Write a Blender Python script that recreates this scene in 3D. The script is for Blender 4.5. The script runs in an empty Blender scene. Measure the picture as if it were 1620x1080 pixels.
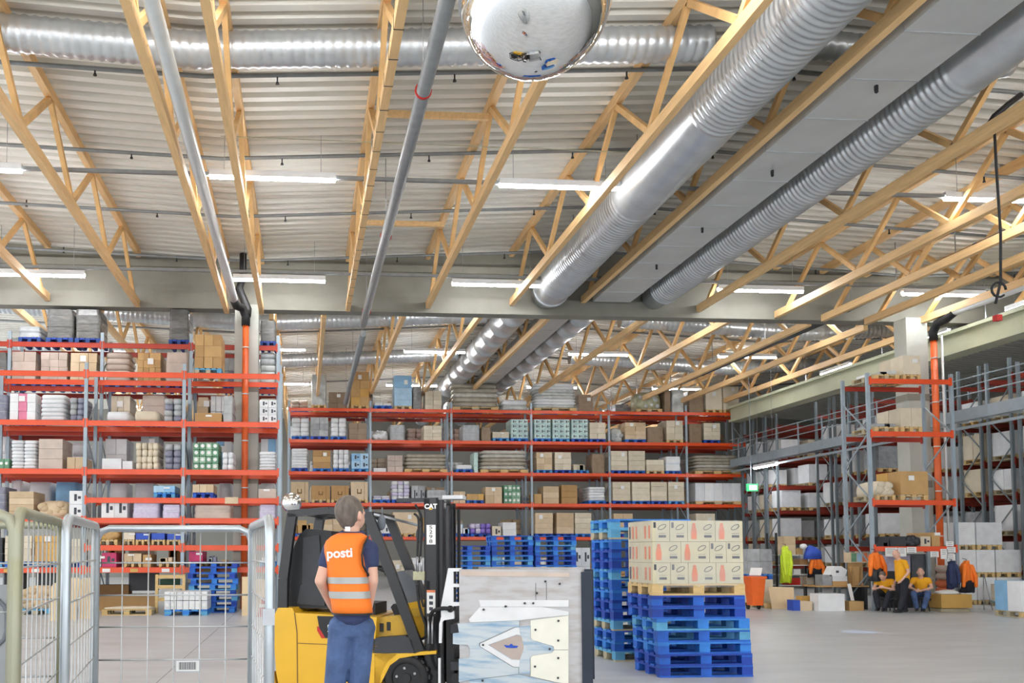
import bpy, math, random
from mathutils import Vector, Matrix
random.seed(7)
R = math.radians
SC = bpy.context.scene
COL = SC.collection

# ------------------------------------------------------------------ camera
EYE = 1.55
cd = bpy.data.cameras.new('camera'); cam = bpy.data.objects.new('camera', cd); COL.objects.link(cam)
cam.location = (0, 0, EYE)
YAW, PIT = math.atan(100/1400), math.atan(73/1400)
cam.rotation_euler = (math.pi/2 + PIT, 0, -YAW)
cd.sensor_width = 36; cd.lens = 1400/1620*36
cd.shift_x = (810-582)/1620; cd.shift_y = (800-540)/1620
cd.clip_start = .05; cd.clip_end = 300
SC.camera = cam
# ------------------------------------------------------------------ added world fill through the unbuilt end and left side of the hall, exposure
w = bpy.data.worlds.new('world'); SC.world = w; w.use_nodes = True
bg = w.node_tree.nodes['Background']; bg.inputs[0].default_value = (.93, .96, 1, 1); bg.inputs[1].default_value = 1.75
SC.view_settings.view_transform = 'Standard'; SC.view_settings.look = 'None'
SC.view_settings.gamma = 1; SC.view_settings.use_curve_mapping = False
SC.view_settings.exposure = 0.55
TUBE = 56.0
try:
    SC.cycles.max_bounces = 7; SC.cycles.diffuse_bounces = 4; SC.cycles.glossy_bounces = 3
    SC.cycles.use_denoising = True; SC.cycles.caustics_reflective = False; SC.cycles.caustics_refractive = False
    SC.cycles.sample_clamp_indirect = 6
except Exception: pass

# ------------------------------------------------------------------ measuring helpers: a sight line from the eye meets a wall plane
FW = Vector((math.sin(YAW)*math.cos(PIT), math.cos(YAW)*math.cos(PIT), math.sin(PIT)))
RT = Vector((math.cos(YAW), -math.sin(YAW), 0)); UP = RT.cross(FW)
def ray(px, py): return FW + RT*((px-582)/1400) + UP*((800-py)/1400)
def at(px, py, Y=None, Z=None, X=None):
    r = ray(px, py)
    t = Y/r.y if Y is not None else ((Z-EYE)/r.z if Z is not None else X/r.x)
    return Vector((r.x*t, r.y*t, EYE+r.z*t))
def X_(px, Y, py=760): return at(px, py, Y=Y).x
def Z_(py, Y, px=700): return at(px, py, Y=Y).z

# ------------------------------------------------------------------ materials
def srgb(r, g, b):
    f = lambda c: (c/255/12.92) if c/255 <= .04045 else ((c/255+.055)/1.055)**2.4
    return (f(r), f(g), f(b), 1)
MATS = {}
def mat(name, col, rough=.6, metal=0, var=.12, scale=6, bump=0, bscale=40, stretch=None, emit=0, coat=0, stain=None, trans=0, alpha=1):
    if name in MATS: return MATS[name]
    m = bpy.data.materials.new(name); m.use_nodes = True; MATS[name] = m
    nt = m.node_tree; N = nt.nodes; L = nt.links; b = N['Principled BSDF']
    c = srgb(*col)
    b.inputs['Roughness'].default_value = rough; b.inputs['Metallic'].default_value = metal
    if coat: b.inputs['Coat Weight'].default_value = coat; b.inputs['Coat Roughness'].default_value = .15
    if trans: b.inputs['Transmission Weight'].default_value = trans
    if alpha < 1: b.inputs['Alpha'].default_value = alpha
    if emit:
        b.inputs['Emission Color'].default_value = c; b.inputs['Emission Strength'].default_value = emit
    tc = N.new('ShaderNodeTexCoord'); mp = N.new('ShaderNodeMapping'); L.new(tc.outputs['Object'], mp.inputs[0])
    if stretch: mp.inputs['Scale'].default_value = stretch
    n = N.new('ShaderNodeTexNoise'); n.inputs['Scale'].default_value = scale; n.inputs['Detail'].default_value = 4
    L.new(mp.outputs[0], n.inputs['Vector'])
    rp = N.new('ShaderNodeValToRGB'); L.new(n.outputs['Fac'], rp.inputs[0])
    rp.color_ramp.elements[0].position = .3; rp.color_ramp.elements[1].position = .7
    d = stain and srgb(*stain)
    rp.color_ramp.elements[0].color = d or tuple(x*(1-var) for x in c[:3])+(1,)
    rp.color_ramp.elements[1].color = c if d else tuple(min(1, x*(1+var)) for x in c[:3])+(1,)
    if d: rp.color_ramp.elements[1].position = .55
    L.new(rp.outputs[0], b.inputs['Base Color'])
    if bump:
        n2 = N.new('ShaderNodeTexNoise'); n2.inputs['Scale'].default_value = bscale; n2.inputs['Detail'].default_value = 3
        L.new(mp.outputs[0], n2.inputs['Vector'])
        bp = N.new('ShaderNodeBump'); bp.inputs['Strength'].default_value = bump; bp.inputs['Distance'].default_value = .02
        L.new(n2.outputs['Fac'], bp.inputs['Height']); L.new(bp.outputs[0], b.inputs['Normal'])
    return m
def M(k): return MATS[k]
mat('wood', (238, 198, 142), .55, var=.1, scale=3, stretch=(6, .6, 6))
mat('wood_web', (228, 184, 124), .6, var=.12, scale=3)
mat('roof', (240, 238, 230), .45, var=.05, scale=.6)
mat('concrete', (140, 138, 128), .8, var=.14, scale=.9, bump=.15, bscale=14)
mat('concrete_pale', (186, 188, 180), .8, var=.08, scale=1.6, bump=.1, bscale=20)
mat('galv', (206, 211, 215), .33, .7, var=.12, scale=2.2)
mat('galv_sheet', (208, 211, 210), .42, .35, var=.07, scale=1.3)
mat('pipe_grey', (140, 143, 144), .45, .3, var=.1)
mat('pipe_white', (208, 212, 212), .4, 0, var=.04)
mat('pipe_dark', (84, 88, 92), .5, .3)
mat('orange_pipe', (222, 98, 40), .4, 0, var=.08)
mat('rubber', (26, 27, 30), .6, 0, var=.2)
mat('post', (158, 172, 182), .45, .35, var=.07, scale=3)
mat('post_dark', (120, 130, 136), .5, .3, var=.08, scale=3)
mat('beam_orange', (232, 82, 28), .38, 0, var=.07, scale=2, coat=.2)
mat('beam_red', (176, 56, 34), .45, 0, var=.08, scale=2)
mat('beam_red_shaded', (134, 46, 32), .5, 0, var=.1)  # brown-red paint with the shade beyond the walkway put into its colour
mat('floor_board', (150, 142, 130), .7)
mat('blue', (30, 96, 196), .6, 0, var=.2, scale=5, bump=.15, bscale=30)
mat('blue2', (48, 128, 214), .6, 0, var=.18, scale=5, bump=.15, bscale=30)
mat('blue3', (24, 66, 168), .6, 0, var=.18, scale=5, bump=.15, bscale=30)
mat('blue_worn', (92, 164, 206), .65, 0, var=.2, scale=6, bump=.15, bscale=30)
mat('blue_deep', (22, 62, 118), .6, 0, var=.15)
mat('pine', (214, 184, 128), .7, 0, var=.14, scale=5, stretch=(1, 5, 5))
mat('pine_grey', (184, 174, 146), .75, 0, var=.16, scale=5)
mat('ply', (232, 208, 168), .6, 0, var=.05, scale=3)
mat('tan', (216, 194, 162), .65, 0, var=.07, scale=4)
mat('tan2', (202, 178, 144), .65, 0, var=.07, scale=4)
mat('kraft', (196, 158, 104), .65, 0, var=.06, scale=4)
mat('kraft2', (180, 142, 92), .65, 0, var=.06, scale=4)
mat('amber', (214, 170, 92), .6, 0, var=.06, scale=3)
mat('beige', (224, 213, 190), .6, 0, var=.06, scale=4)
mat('beige2', (212, 201, 178), .6, 0, var=.06, scale=4)
mat('pinkish', (198, 182, 170), .45, 0, var=.08, scale=5)
mat('pinkish2', (184, 168, 156), .45, 0, var=.08, scale=5)
mat('white', (234, 236, 238), .5, 0, var=.05, scale=4)
mat('white2', (220, 223, 226), .5, 0, var=.07, scale=5)
mat('greyw', (170, 174, 176), .35, 0, var=.16, scale=6, bump=.3, bscale=10)
mat('greyw2', (150, 153, 156), .35, 0, var=.18, scale=6, bump=.3, bscale=10)
mat('darkw', (104, 104, 102), .25, 0, var=.25, scale=4, bump=.3, bscale=7, stretch=(1, 1, 3), coat=.3)
mat('brownw', (142, 120, 96), .4, 0, var=.14, scale=5, bump=.2, bscale=8)
mat('film', (196, 200, 198), .2, 0, var=.2, scale=5, bump=.5, bscale=9, coat=.4)
mat('olive', (166, 164, 132), .3, 0, var=.25, scale=7, bump=.5, bscale=12, coat=.3)
mat('sheet', (190, 186, 176), .3, 0, var=.16, scale=4, bump=.3, bscale=8, coat=.2)
mat('sheet2', (166, 158, 142), .4, 0, var=.16, scale=4, bump=.3, bscale=8)
mat('aqua', (196, 222, 216), .4, 0, var=.14, scale=9)
mat('aqua2', (178, 206, 204), .4, 0, var=.14, scale=9)
mat('ltblue', (170, 206, 232), .5, 0, var=.1, scale=4)
mat('ltblue2', (138, 188, 226), .5, 0, var=.1, scale=4)
mat('green', (150, 190, 160), .5, 0, var=.2, scale=8)
mat('green2', (104, 154, 122), .5, 0, var=.2, scale=8)
mat('darkgreen', (36, 78, 58), .6, 0, var=.2)
mat('magenta', (196, 52, 104), .5, 0, var=.2)
mat('pinkprint', (222, 130, 160), .5, 0, var=.1)
mat('purple', (132, 110, 196), .5, 0, var=.2)
mat('lilac', (206, 200, 224), .45, 0, var=.12, scale=14)
mat('indigo', (132, 134, 152), .4, 0, var=.2, scale=10)
mat('crate', (34, 78, 186), .4, 0, var=.08)
mat('paper', (238, 238, 236), .6, 0, var=.02)
mat('ink', (70, 74, 84), .7, 0, var=.1)
mat('ink_brown', (120, 88, 48), .7, 0, var=.1)
mat('orange_print', (228, 128, 84), .6, 0, var=.1)
mat('black', (24, 25, 28), .45, 0, var=.15)
mat('black_mast', (20, 21, 25), .35, 0, var=.2, coat=.2)
mat('dkgrey', (52, 55, 60), .55, 0, var=.12)
mat('midgrey', (104, 110, 118), .5, 0, var=.1)
mat('yellow', (226, 176, 34), .4, 0, var=.06, scale=2, coat=.25)
mat('yellow_dirty', (208, 164, 48), .5, 0, var=.2, scale=5, stain=(130, 118, 70))
mat('steel', (170, 172, 176), .35, .8, var=.15)
mat('chrome', (225, 228, 230), .12, 1, var=.03)
mat('mirror', (238, 240, 242), .025, 1, var=.01)
mat('cage', (186, 194, 200), .35, .75, var=.1)
mat('cage_old', (160, 160, 140), .5, .4, var=.2, stain=(150, 148, 110))
mat('cage_wire', (196, 200, 202), .35, .7, var=.05)
mat('clamp', (190, 190, 192), .5, .15, var=.12, scale=4, stain=(172, 166, 162), stretch=(1, 1, 4))
mat('clamp_blue', (194, 204, 210), .5, 0, var=.1, scale=3, stain=(128, 164, 194), stretch=(1, 1, 7))
mat('clamp_white', (224, 226, 228), .5, 0, var=.05)
mat('clamp_cream', (234, 233, 220), .5, 0, var=.03)
mat('clamp_pink', (182, 168, 160), .55, 0, var=.08)
mat('navy_pad', (36, 46, 62), .6, 0, var=.15)
mat('hivis', (255, 128, 36), .65, 0, var=.05, scale=4, bump=.3, bscale=5)
mat('reflective', (176, 178, 176), .4, .2, var=.06)
mat('navy', (52, 62, 98), .85, 0, var=.12)
mat('jeans', (74, 96, 138), .85, 0, var=.3, scale=7, bump=1, bscale=11)
mat('carton_beige', (210, 203, 172), .6, 0, var=.04)
mat('skin', (222, 176, 154), .55, 0, var=.05)
mat('hair', (106, 97, 90), .7, 0, var=.35, scale=30, stretch=(1, 1, .3))
mat('gold', (240, 172, 28), .75, 0, var=.06)
mat('darkcloth', (34, 36, 46), .85, 0, var=.2)
mat('limeyellow', (214, 240, 58), .6, 0, var=.08)
mat('royal', (58, 92, 200), .6, 0, var=.15)
mat('redpaint', (190, 40, 34), .45, 0, var=.1)
mat('olivebeam', (190, 194, 168), .6, 0, var=.08, scale=1)
mat('gsign', (60, 170, 110), .5, emit=.5)
mat('wsign', (235, 245, 240), .5, emit=.8)
mat('wall', (150, 150, 144), .8, 0, var=.06, scale=.5)
mat('orange_bin', (240, 104, 24), .4, 0, var=.05)
mat('glow', (250, 252, 255), .5, emit=TUBE, var=0)
# floor: polished worn concrete
def floor_mat():
    m = mat('floor', (200, 200, 198), .22, 0, var=.06, scale=.5)
    nt = m.node_tree; N = nt.nodes; L = nt.links; b = N['Principled BSDF']
    tc = N.new('ShaderNodeTexCoord'); mp = N.new('ShaderNodeMapping'); mp.inputs['Scale'].default_value = (.35, 1.2, 1)
    L.new(tc.outputs['Object'], mp.inputs[0])
    n = N.new('ShaderNodeTexNoise'); n.inputs['Scale'].default_value = 1.6; n.inputs['Detail'].default_value = 8; n.inputs['Roughness'].default_value = .65
    L.new(mp.outputs[0], n.inputs['Vector'])
    r = N.new('ShaderNodeValToRGB'); L.new(n.outputs['Fac'], r.inputs[0])
    r.color_ramp.elements[0].position = .28; r.color_ramp.elements[0].color = srgb(178, 182, 184)
    r.color_ramp.elements[1].position = .62; r.color_ramp.elements[1].color = srgb(200, 204, 207)
    L.new(r.outputs[0], b.inputs['Base Color'])
    r2 = N.new('ShaderNodeMapRange'); r2.inputs['To Min'].default_value = .26; r2.inputs['To Max'].default_value = .5
    L.new(n.outputs['Fac'], r2.inputs[0]); L.new(r2.outputs[0], b.inputs['Roughness'])
floor_mat()

# ------------------------------------------------------------------ mesh builder
class MB:
    def __init__(s): s.v = []; s.f = []; s.m = []; s.s = []
    def add(s, vs, fs, mi=0, sm=False):
        o = len(s.v); s.v += [tuple(p) for p in vs]
        for f in fs: s.f.append(tuple(i+o for i in f)); s.m.append(mi); s.s.append(sm)
        return s
    def box(s, x0, x1, y0, y1, z0, z1, mi=0):
        vs = [(x, y, z) for z in (z0, z1) for y in (y0, y1) for x in (x0, x1)]
        return s.add(vs, [(0, 2, 3, 1), (4, 5, 7, 6), (0, 1, 5, 4), (2, 6, 7, 3), (0, 4, 6, 2), (1, 3, 7, 5)], mi)
    def beam(s, p, q, w, h, mi=0, side=None):
        p, q = Vector(p), Vector(q); d = (q-p).normalized()
        a = Vector(side) if side else (d.cross(Vector((0, 0, 1))) if abs(d.z) < .95 else Vector((1, 0, 0)))
        a = (a - d*a.dot(d)).normalized(); b = a.cross(d)
        vs = []
        for e in (p, q):
            for i, j in ((-1, -1), (1, -1), (1, 1), (-1, 1)): vs.append(e + a*(w/2*i) + b*(h/2*j))
        return s.add(vs, [(0, 1, 2, 3), (7, 6, 5, 4), (0, 4, 5, 1), (1, 5, 6, 2), (2, 6, 7, 3), (3, 7, 4, 0)], mi)
    def tube(s, pts, r, n=10, mi=0, caps=True, sm=True, close=False):
        pts = [Vector(p) for p in pts]; k = len(pts); rs = r if isinstance(r, (list, tuple)) else [r]*k
        vs = []; ref = None
        for i, p in enumerate(pts):
            if close: d = pts[(i+1) % k]-pts[i-1]
            else: d = pts[min(i+1, k-1)]-pts[max(i-1, 0)]
            d = d.normalized() if d.length > 1e-9 else Vector((0, 0, 1))
            if ref is None: ref = d.cross(Vector((0, 0, 1))) if abs(d.z) < .9 else d.cross(Vector((1, 0, 0)))
            a = (ref - d*ref.dot(d)).normalized(); ref = a; b = d.cross(a)
            for j in range(n):
                t = 2*math.pi*j/n; vs.append(p + a*(rs[i]*math.cos(t)) + b*(rs[i]*math.sin(t)))
        fs = []
        for i in range(k if close else k-1):
            i2 = (i+1) % k
            for j in range(n): fs.append((i*n+j, i*n+(j+1) % n, i2*n+(j+1) % n, i2*n+j))
        s.add(vs, fs, mi, sm)
        if caps and not close:
            o = len(s.v)-len(vs); s.f.append(tuple(o+j for j in reversed(range(n)))); s.m.append(mi); s.s.append(False)
            s.f.append(tuple(o+(k-1)*n+j for j in range(n))); s.m.append(mi); s.s.append(False)
        return s
    def prism(s, poly, y0, y1, mi=0, f=None):
        """polygon of (a, b) pairs extruded from y0 to y1; f maps (a, y, b) to a point"""
        f = f or (lambda a, y, b: (a, y, b)); n = len(poly)
        area = sum(poly[i][0]*poly[(i+1) % n][1]-poly[(i+1) % n][0]*poly[i][1] for i in range(n))
        if area < 0: poly = poly[::-1]
        vs = [f(a, y0, b) for a, b in poly]+[f(a, y1, b) for a, b in poly]
        fs = [tuple(range(n)), tuple(range(2*n-1, n-1, -1))]+[(i, i+n, (i+1) % n+n, (i+1) % n) for i in range(n)]
        return s.add(vs, fs, mi)
    def ell(s, c, rx, ry, rz, mi=0, nu=14, nv=9, M3=None):
        vs = []; c = Vector(c)
        for i in range(nv+1):
            ph = math.pi*i/nv
            for j in range(nu):
                t = 2*math.pi*j/nu
                v = Vector((rx*math.sin(ph)*math.cos(t), ry*math.sin(ph)*math.sin(t), rz*math.cos(ph)))
                vs.append(c+(M3 @ v if M3 else v))
        fs = [(i*nu+j, (i+1)*nu+j, (i+1)*nu+(j+1) % nu, i*nu+(j+1) % nu) for i in range(nv) for j in range(nu)]
        return s.add(vs, fs, mi, True)
    def cap(s, p, q, r1, r2, mi=0, n=12):
        p, q = Vector(p), Vector(q); d = (q-p).normalized()
        pts = []; rs = []
        for t in (-1, -.8, -.4): pts.append(p+d*(r1*t)); rs.append(max(.0005, r1*math.sqrt(max(0, 1-t*t))))
        pts += [p, q]; rs += [r1, r2]
        for t in (.4, .8, 1): pts.append(q+d*(r2*t)); rs.append(max(.0005, r2*math.sqrt(max(0, 1-t*t))))
        return s.tube(pts, rs, n, mi)
    def chain(s, pts, rs, mi=0, n=12):
        for i in range(len(pts)-1): s.cap(pts[i], pts[i+1], rs[i], rs[i+1], mi, n)
        return s
    def loft(s, rings, mi=0, sm=True, caps=True, n=20, pw=2.0):
        """rings: (centre, half width x, half depth y) in z planes, rounded-square power pw"""
        vs = []
        for c, a, b in rings:
            for j in range(n):
                t = 2*math.pi*j/n; ct, st = math.cos(t), math.sin(t)
                vs.append((c[0]+a*abs(ct)**(2/pw)*(1 if ct > 0 else -1), c[1]+b*abs(st)**(2/pw)*(1 if st > 0 else -1), c[2]))
        k = len(rings); fs = [(i*n+j, i*n+(j+1) % n, (i+1)*n+(j+1) % n, (i+1)*n+j) for i in range(k-1) for j in range(n)]
        if caps: fs += [tuple(reversed(range(n))), tuple((k-1)*n+j for j in range(n))]
        return s.add(vs, fs, mi, sm)
    def mesh(s, name, mats):
        me = bpy.data.meshes.new(name); me.from_pydata(s.v, [], s.f)
        for m in mats: me.materials.append(MATS[m] if isinstance(m, str) else m)
        me.polygons.foreach_set('material_index', s.m); me.polygons.foreach_set('use_smooth', s.s); me.update()
        return me
    def build(s, name, mats, parent=None, loc=None, rz=0):
        if isinstance(mats, str): mats = [mats]
        return place(name, s.mesh(name, mats), parent, loc, rz)
def place(name, me, parent=None, loc=None, rz=0):
    o = bpy.data.objects.new(name, me); COL.objects.link(o)
    if parent: o.parent = parent
    if loc is not None: o.location = loc
    if rz: o.rotation_euler.z = rz
    return o
LABELS = {}
def tag(o, label, cat, group=None, kind=None):
    o['label'] = label; o['category'] = cat
    LABELS[label] = LABELS.get(label, 0)+1
    if group: o['group'] = group
    if kind: o['kind'] = kind
    return o
def empty(name, loc, rz=0, label=None, cat=None, group=None):
    o = bpy.data.objects.new(name, None); COL.objects.link(o); o.location = loc; o.rotation_euler.z = rz
    o.empty_display_size = .2
    if label: tag(o, label, cat, group)
    return o
def struct(name, mb, mats):
    o = mb.build(name, mats); o['kind'] = 'structure'; return o
def text(name, body, size, m, parent, loc, rot, ext=.002, align='CENTER', sx=1, bold=0):
    c = bpy.data.curves.new(name, 'FONT'); c.body = body; c.size = size; c.extrude = ext; c.align_x = align; c.align_y = 'CENTER'; c.offset = bold
    o = bpy.data.objects.new(name, c); COL.objects.link(o); bpy.context.view_layer.update()
    me = bpy.data.meshes.new_from_object(o); bpy.data.objects.remove(o); me.materials.clear(); me.materials.append(MATS[m])
    o = place(name, me, parent, loc); o.rotation_euler = rot; o.scale = (sx, 1, 1)
    return o
ORD = ['first', 'second', 'third', 'fourth', 'fifth', 'sixth', 'seventh', 'eighth', 'ninth', 'tenth', 'eleventh', 'twelfth', 'thirteenth', 'fourteenth', 'fifteenth', 'sixteenth', 'seventeenth', 'eighteenth', 'nineteenth', 'twentieth', 'twenty-first', 'twenty-second', 'twenty-third', 'twenty-fourth', 'twenty-fifth', 'twenty-sixth', 'twenty-seventh', 'twenty-eighth']

# ------------------------------------------------------------------ the hall
V1, V2, RG = -1.75, 18.0, 8.1            # roof valleys and the ridge between them
def fold(x):
    per = V2-V1
    t = ((x-V1) % per)/per
    return per*(t if t < .5 else 1-t)
def roof_z(x): return 9.97+.055*fold(x)
def chord_z(x): return 8.42+.055*fold(x)
XL, XR, YB, YE = -20.0, 34.0, -9.0, 56.0
m_ = MB(); m_.box(XL, XR, YB, YE, -.3, 0); struct('floor', m_, 'floor')
m_ = MB()
xs = [XL, V1-(V2-V1)/2, V1, RG+.02, V2, V2+(V2-V1)/2, XR]
def corrug(y0, y1, dz):
    b = MB(); y = y0; rows = []; P = .35
    while y < y1:
        for dy, h in ((0, 0), (.16, 0), (.185, .2), (.325, .2)): rows.append((y+dy, h))
        y += P
    n = len(xs)
    vs = [(x, yy, roof_z(x)+h+dz) for yy, h in rows for x in xs]
    fs = [(i*n+j, (i+1)*n+j, (i+1)*n+j+1, i*n+j+1) for i in range(len(rows)-1) for j in range(n-1)]
    return b.add(vs, fs)
struct('ceiling', corrug(YB, YE, 0), 'roof')
m_ = MB()
for a, b2 in zip(xs, xs[1:]): m_.prism([(a, 10.3), (b2, 10.3), (b2, roof_z(b2)+.12), (a, roof_z(a)+.12)] if 0 else [(a, roof_z(a)+.22), (b2, roof_z(b2)+.22), (b2, roof_z(b2)+.3), (a, roof_z(a)+.3)], YB, YE)
o = struct('ceiling', m_, 'roof')
m_ = MB(); m_.box(XL, XR, YE, YE+.3, 0, 11); struct('wall_back', m_, 'wall')
m_ = MB(); m_.box(XR, XR+.3, YB, YE, 0, 11); struct('wall_right', m_, 'wall')
# floor joints
m_ = MB(); m_.box(-1.754, -1.746, -5, 50, 0, .0015); struct('trim_1', m_, 'midgrey')

# concrete girder, infill and columns
m_ = MB()
GY = 25.45
m_.box(XL, XR-.02, GY-.22, GY+.22, 8.5, 8.95); m_.box(XL, XR-.02, GY-.1, GY+.1, 8.95, 9.7); m_.box(XL, XR-.02, GY-.2, GY+.2, 9.7, 9.895)
g = m_.build('concrete_girder', 'concrete'); tag(g, 'long grey concrete girder crossing the whole hall under the roof', 'girder')
m_ = MB()
for a, b2 in zip(xs, xs[1:]): m_.prism([(a, 9.9), (b2, 9.9), (b2, roof_z(b2)+.1), (a, roof_z(a)+.1)], GY+.02, GY+.14)
struct('wall_girder', m_, 'concrete')
def column(x, y0, wx, wy, h, lab):
    b = MB(); b.box(x-wx/2, x+wx/2, y0, y0+wy, 0, h)
    o = b.build('concrete_column', 'concrete_pale'); tag(o, lab, 'column')
    c = MB(); e = .006
    for z in (6.02, 3.45): c.box(x-wx/2-e, x+wx/2+e, y0-e, y0+wy+e, z, z+.2)
    c.build('joint_band', 'concrete', o)
column(at(390, 600, Y=24.85).x, 24.72, .66, .55, 8.5, 'pale concrete column rising through the left orange rack')
column(at(1448, 600, Y=24.85).x, 24.72, .66, .55, 8.5, 'pale concrete column inside the small rack by the seated workers')

# ------------------------------------------------------------------ timber roof trusses
def truss(x, y0, y1, lab, k0=11.55, grp='timber roof trusses'):
    t = empty('roof_truss', (x, y0, chord_z(x)), 0, lab, 'truss', grp)
    L = y1-y0; top = roof_z(x)-chord_z(x)-.1
    b = MB(); b.box(-.065, .065, 0, L, -.1, .1); b.build('bottom_chord', 'wood', t)
    b = MB(); b.box(-.065, .065, 0, L, top-.1, top+.1); b.build('top_chord', 'wood', t)
    ys = []; y = k0
    while y > y0+.2: y -= 3.25
    while y < y1-.3:
        ys.append(y); y += 3.25
    for q in ys:
        for a, c in ((q, q+1.6), (q+3.25, q+1.6)):
            if a < y0 or c < y0 or a > y1 or c > y1: continue
            b = MB(); b.beam((0, a-y0, .08), (0, c-y0, top-.08), .09, .11, 0, side=(1, 0, 0)); b.build('web', 'wood_web', t)
    return t
TX = [-9.7, -7.25, -4.75, -2.24, -1.25, 1.22, 3.55, 6.02, 8.15, 11.65, 14.05, 15.5, 16.85, 18.3, 20.9, 23.3]
where = ['far left, at the picture edge', 'second from the left edge', 'third from the left edge', 'just left of the pale drainpipe', 'just right of the pale drainpipe',
         'beside the hanging grey pipe, with bands', 'ending above the mirror dome side', 'left of the big round duct', 'between the round duct and flat duct',
         'right of the ducts, first one', 'right of the ducts, second one', 'right of the ducts, third one', 'right of the ducts, fourth one', 'next to the right drainpipe', 'above the right walkway', 'outermost on the right']
TR = [truss(x, -6, 25.2, 'front timber truss '+l) for x, l in zip(TX, where)]
TX2 = [-8.6, -6.2, -3.8, -1.0, .55, 2.95, 5.35, 7.6, 10.6, 13.0, 15.4, 17.2, 19.2, 21.6]
for i, x in enumerate(TX2): truss(x, 25.75, 55.5, 'timber truss behind the girder, %s from the left' % ORD[i], 27, 'timber trusses behind the girder')
# dark straps on the truss beside the hanging pipe
for i in range(22):
    y = 9.2+i*.72
    b = MB(); b.box(-.07, .07, y+6-.008, y+6+.008, -.104, .104); b.build('strap', 'dkgrey', TR[5])

# ------------------------------------------------------------------ ducts and pipes
def spiral(name, p, q, r, lab, pitch=.13, amp=.012, m='galv', n=28, plain=(), cat='duct'):
    p, q = Vector(p), Vector(q); L = (q-p).length; k = int(L/pitch); pts = []; rs = []
    for i in range(k+1):
        t = i/k; inpl = any(a <= t*L <= c for a, c in plain)
        pts.append(p.lerp(q, t)); rs.append(r)
        if i < k:
            pts.append(p.lerp(q, (i+.42)/k)); rs.append(r)
            pts.append(p.lerp(q, (i+.5)/k)); rs.append(r+(0 if inpl else amp))
            pts.append(p.lerp(q, (i+.92)/k)); rs.append(r+(0 if inpl else amp))
    b = MB(); b.tube(pts, rs, n); o = b.build(name, m); tag(o, lab, cat); return o
d1 = spiral('round_duct', (7.05, 3, 9.2), (7.05, 24.6, 9.12), .52, 'big round ribbed metal duct on the left of the flat duct', plain=((11.2, 15), (20.9, 22)))
b = MB(); b.tube([(7.05, 24.6, 9.12), (7.05, 24.75, 9.12), (7.05, 24.76, 9.12), (7.05, 25.2, 9.12)], [.54, .54, .45, .45], 28); b.build('end_collar', 'galv', d1)
d2 = spiral('round_duct', (10.3, 3, 9.15), (10.3, 24.3, 9.1), .43, 'round ribbed metal duct on the right of the flat duct', plain=((8.0, 9.6),))
b = MB(); b.tube([(10.3, 24.3, 9.1), (10.3, 24.45, 9.1), (10.3, 24.46, 9.1), (10.3, 25.2, 9.1)], [.45, .45, .37, .37], 28); b.build('end_collar', 'galv', d2)
b = MB(); b.box(8.38, 9.5, 3, 25.0, 8.86, 9.3); o = b.build('flat_duct', 'galv_sheet'); tag(o, 'flat rectangular sheet metal duct between the two round ducts', 'duct')
y = 4.0; k = 0
while y < 25:
    b = MB(); b.box(8.37, 9.51, y, y+.02, 8.85, 9.31); b.build('seam', 'galv', o); y += 1.25
for yy in (6.6, 12.9, 16.0, 19.0, 21.6):
    b = MB(); b.box(8.9, 8.94, yy, yy+.05, 8.78, 8.86); b.cap((8.92, yy+.02, 8.79), (8.92, yy+.02, 8.76), .02, .03); b.build('sprinkler_head', 'black', o)
def plain_duct(p, q, r, lab, cat='duct', m='galv', jo=1.5, name='round_duct'):
    p, q = Vector(p), Vector(q); L = (q-p).length; pts = []; rs = []; s = 0
    while s < L:
        e = min(L, s+jo)
        for t, rr in ((s, r), (e-.05, r), (e-.049, r+.015), (e, r+.015)):
            pts.append(p.lerp(q, t/L)); rs.append(rr)
        s = e+.001
    b = MB(); b.tube(pts, rs, 24); o = b.build(name, m); tag(o, lab, cat)
    for t in (.02, .2, .4, .6, .8, .98):
        c_ = p.lerp(q, t); b = MB(); b.box(c_.x-.015, c_.x+.015, c_.y-.003, c_.y+.003, c_.z+r*.8, roof_z(c_.x)+.05); b.build('hanger_strap', 'steel', o)
    return o
plain_duct((6.95, 25.9, 9.56), (6.95, 52, 9.56), .48, 'smooth round duct behind the girder, left of the pair')
plain_duct((9.25, 25.9, 9.52), (9.25, 52, 9.52), .42, 'smooth round duct behind the girder, right of the pair')
b = MB(); b.box(7.75, 8.6, 25.9, 52, 9.15, 9.45); o = b.build('flat_duct', 'galv_sheet'); tag(o, 'flat sheet metal duct behind the girder, between round ducts', 'duct')
y = 26.5
while y < 52:
    b = MB(); b.box(7.74, 8.61, y, y+.02, 9.14, 9.46); b.build('seam', 'galv', o); y += 1.5
def follow(y, dz, x0, x1, r, lab, name='cross_duct', rib=True, m='galv', n=20, cat='duct', y2=None):
    pts = []; rs = []; x = x0; i = 0; pitch = .055 if rib else .5
    while x <= x1:
        pts.append((x, y if y2 is None else y+(y2-y)*(x-x0)/(x1-x0), roof_z(x)+dz)); rs.append(r+(.022 if (rib and i % 3 == 0) else 0)); x += pitch; i += 1
    b = MB(); b.tube(pts, rs, n); o = b.build(name, m); return tag(o, lab, cat)
for d_, x_, z_ in ((d1, 7.05, 9.15), (d2, 10.3, 9.12)):
    for y in (5, 9, 13.5, 18, 22.5):
        b = MB(); b.box(x_-.015, x_+.015, y-.003, y+.003, z_+.4, roof_z(x_)); b.build('hanger_strap', 'steel', d_)
follow(13.9, -.42, -12, 6.75, .27, 'round ribbed duct crossing under the roof at the top left')
follow(13.9, -.42, 7.6, 12, .22, 'short ribbed branch duct crossing behind the flat duct')
follow(30.5, -.5, -12, 6.4, .27, 'ribbed cross duct behind the girder, nearest one')
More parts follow.
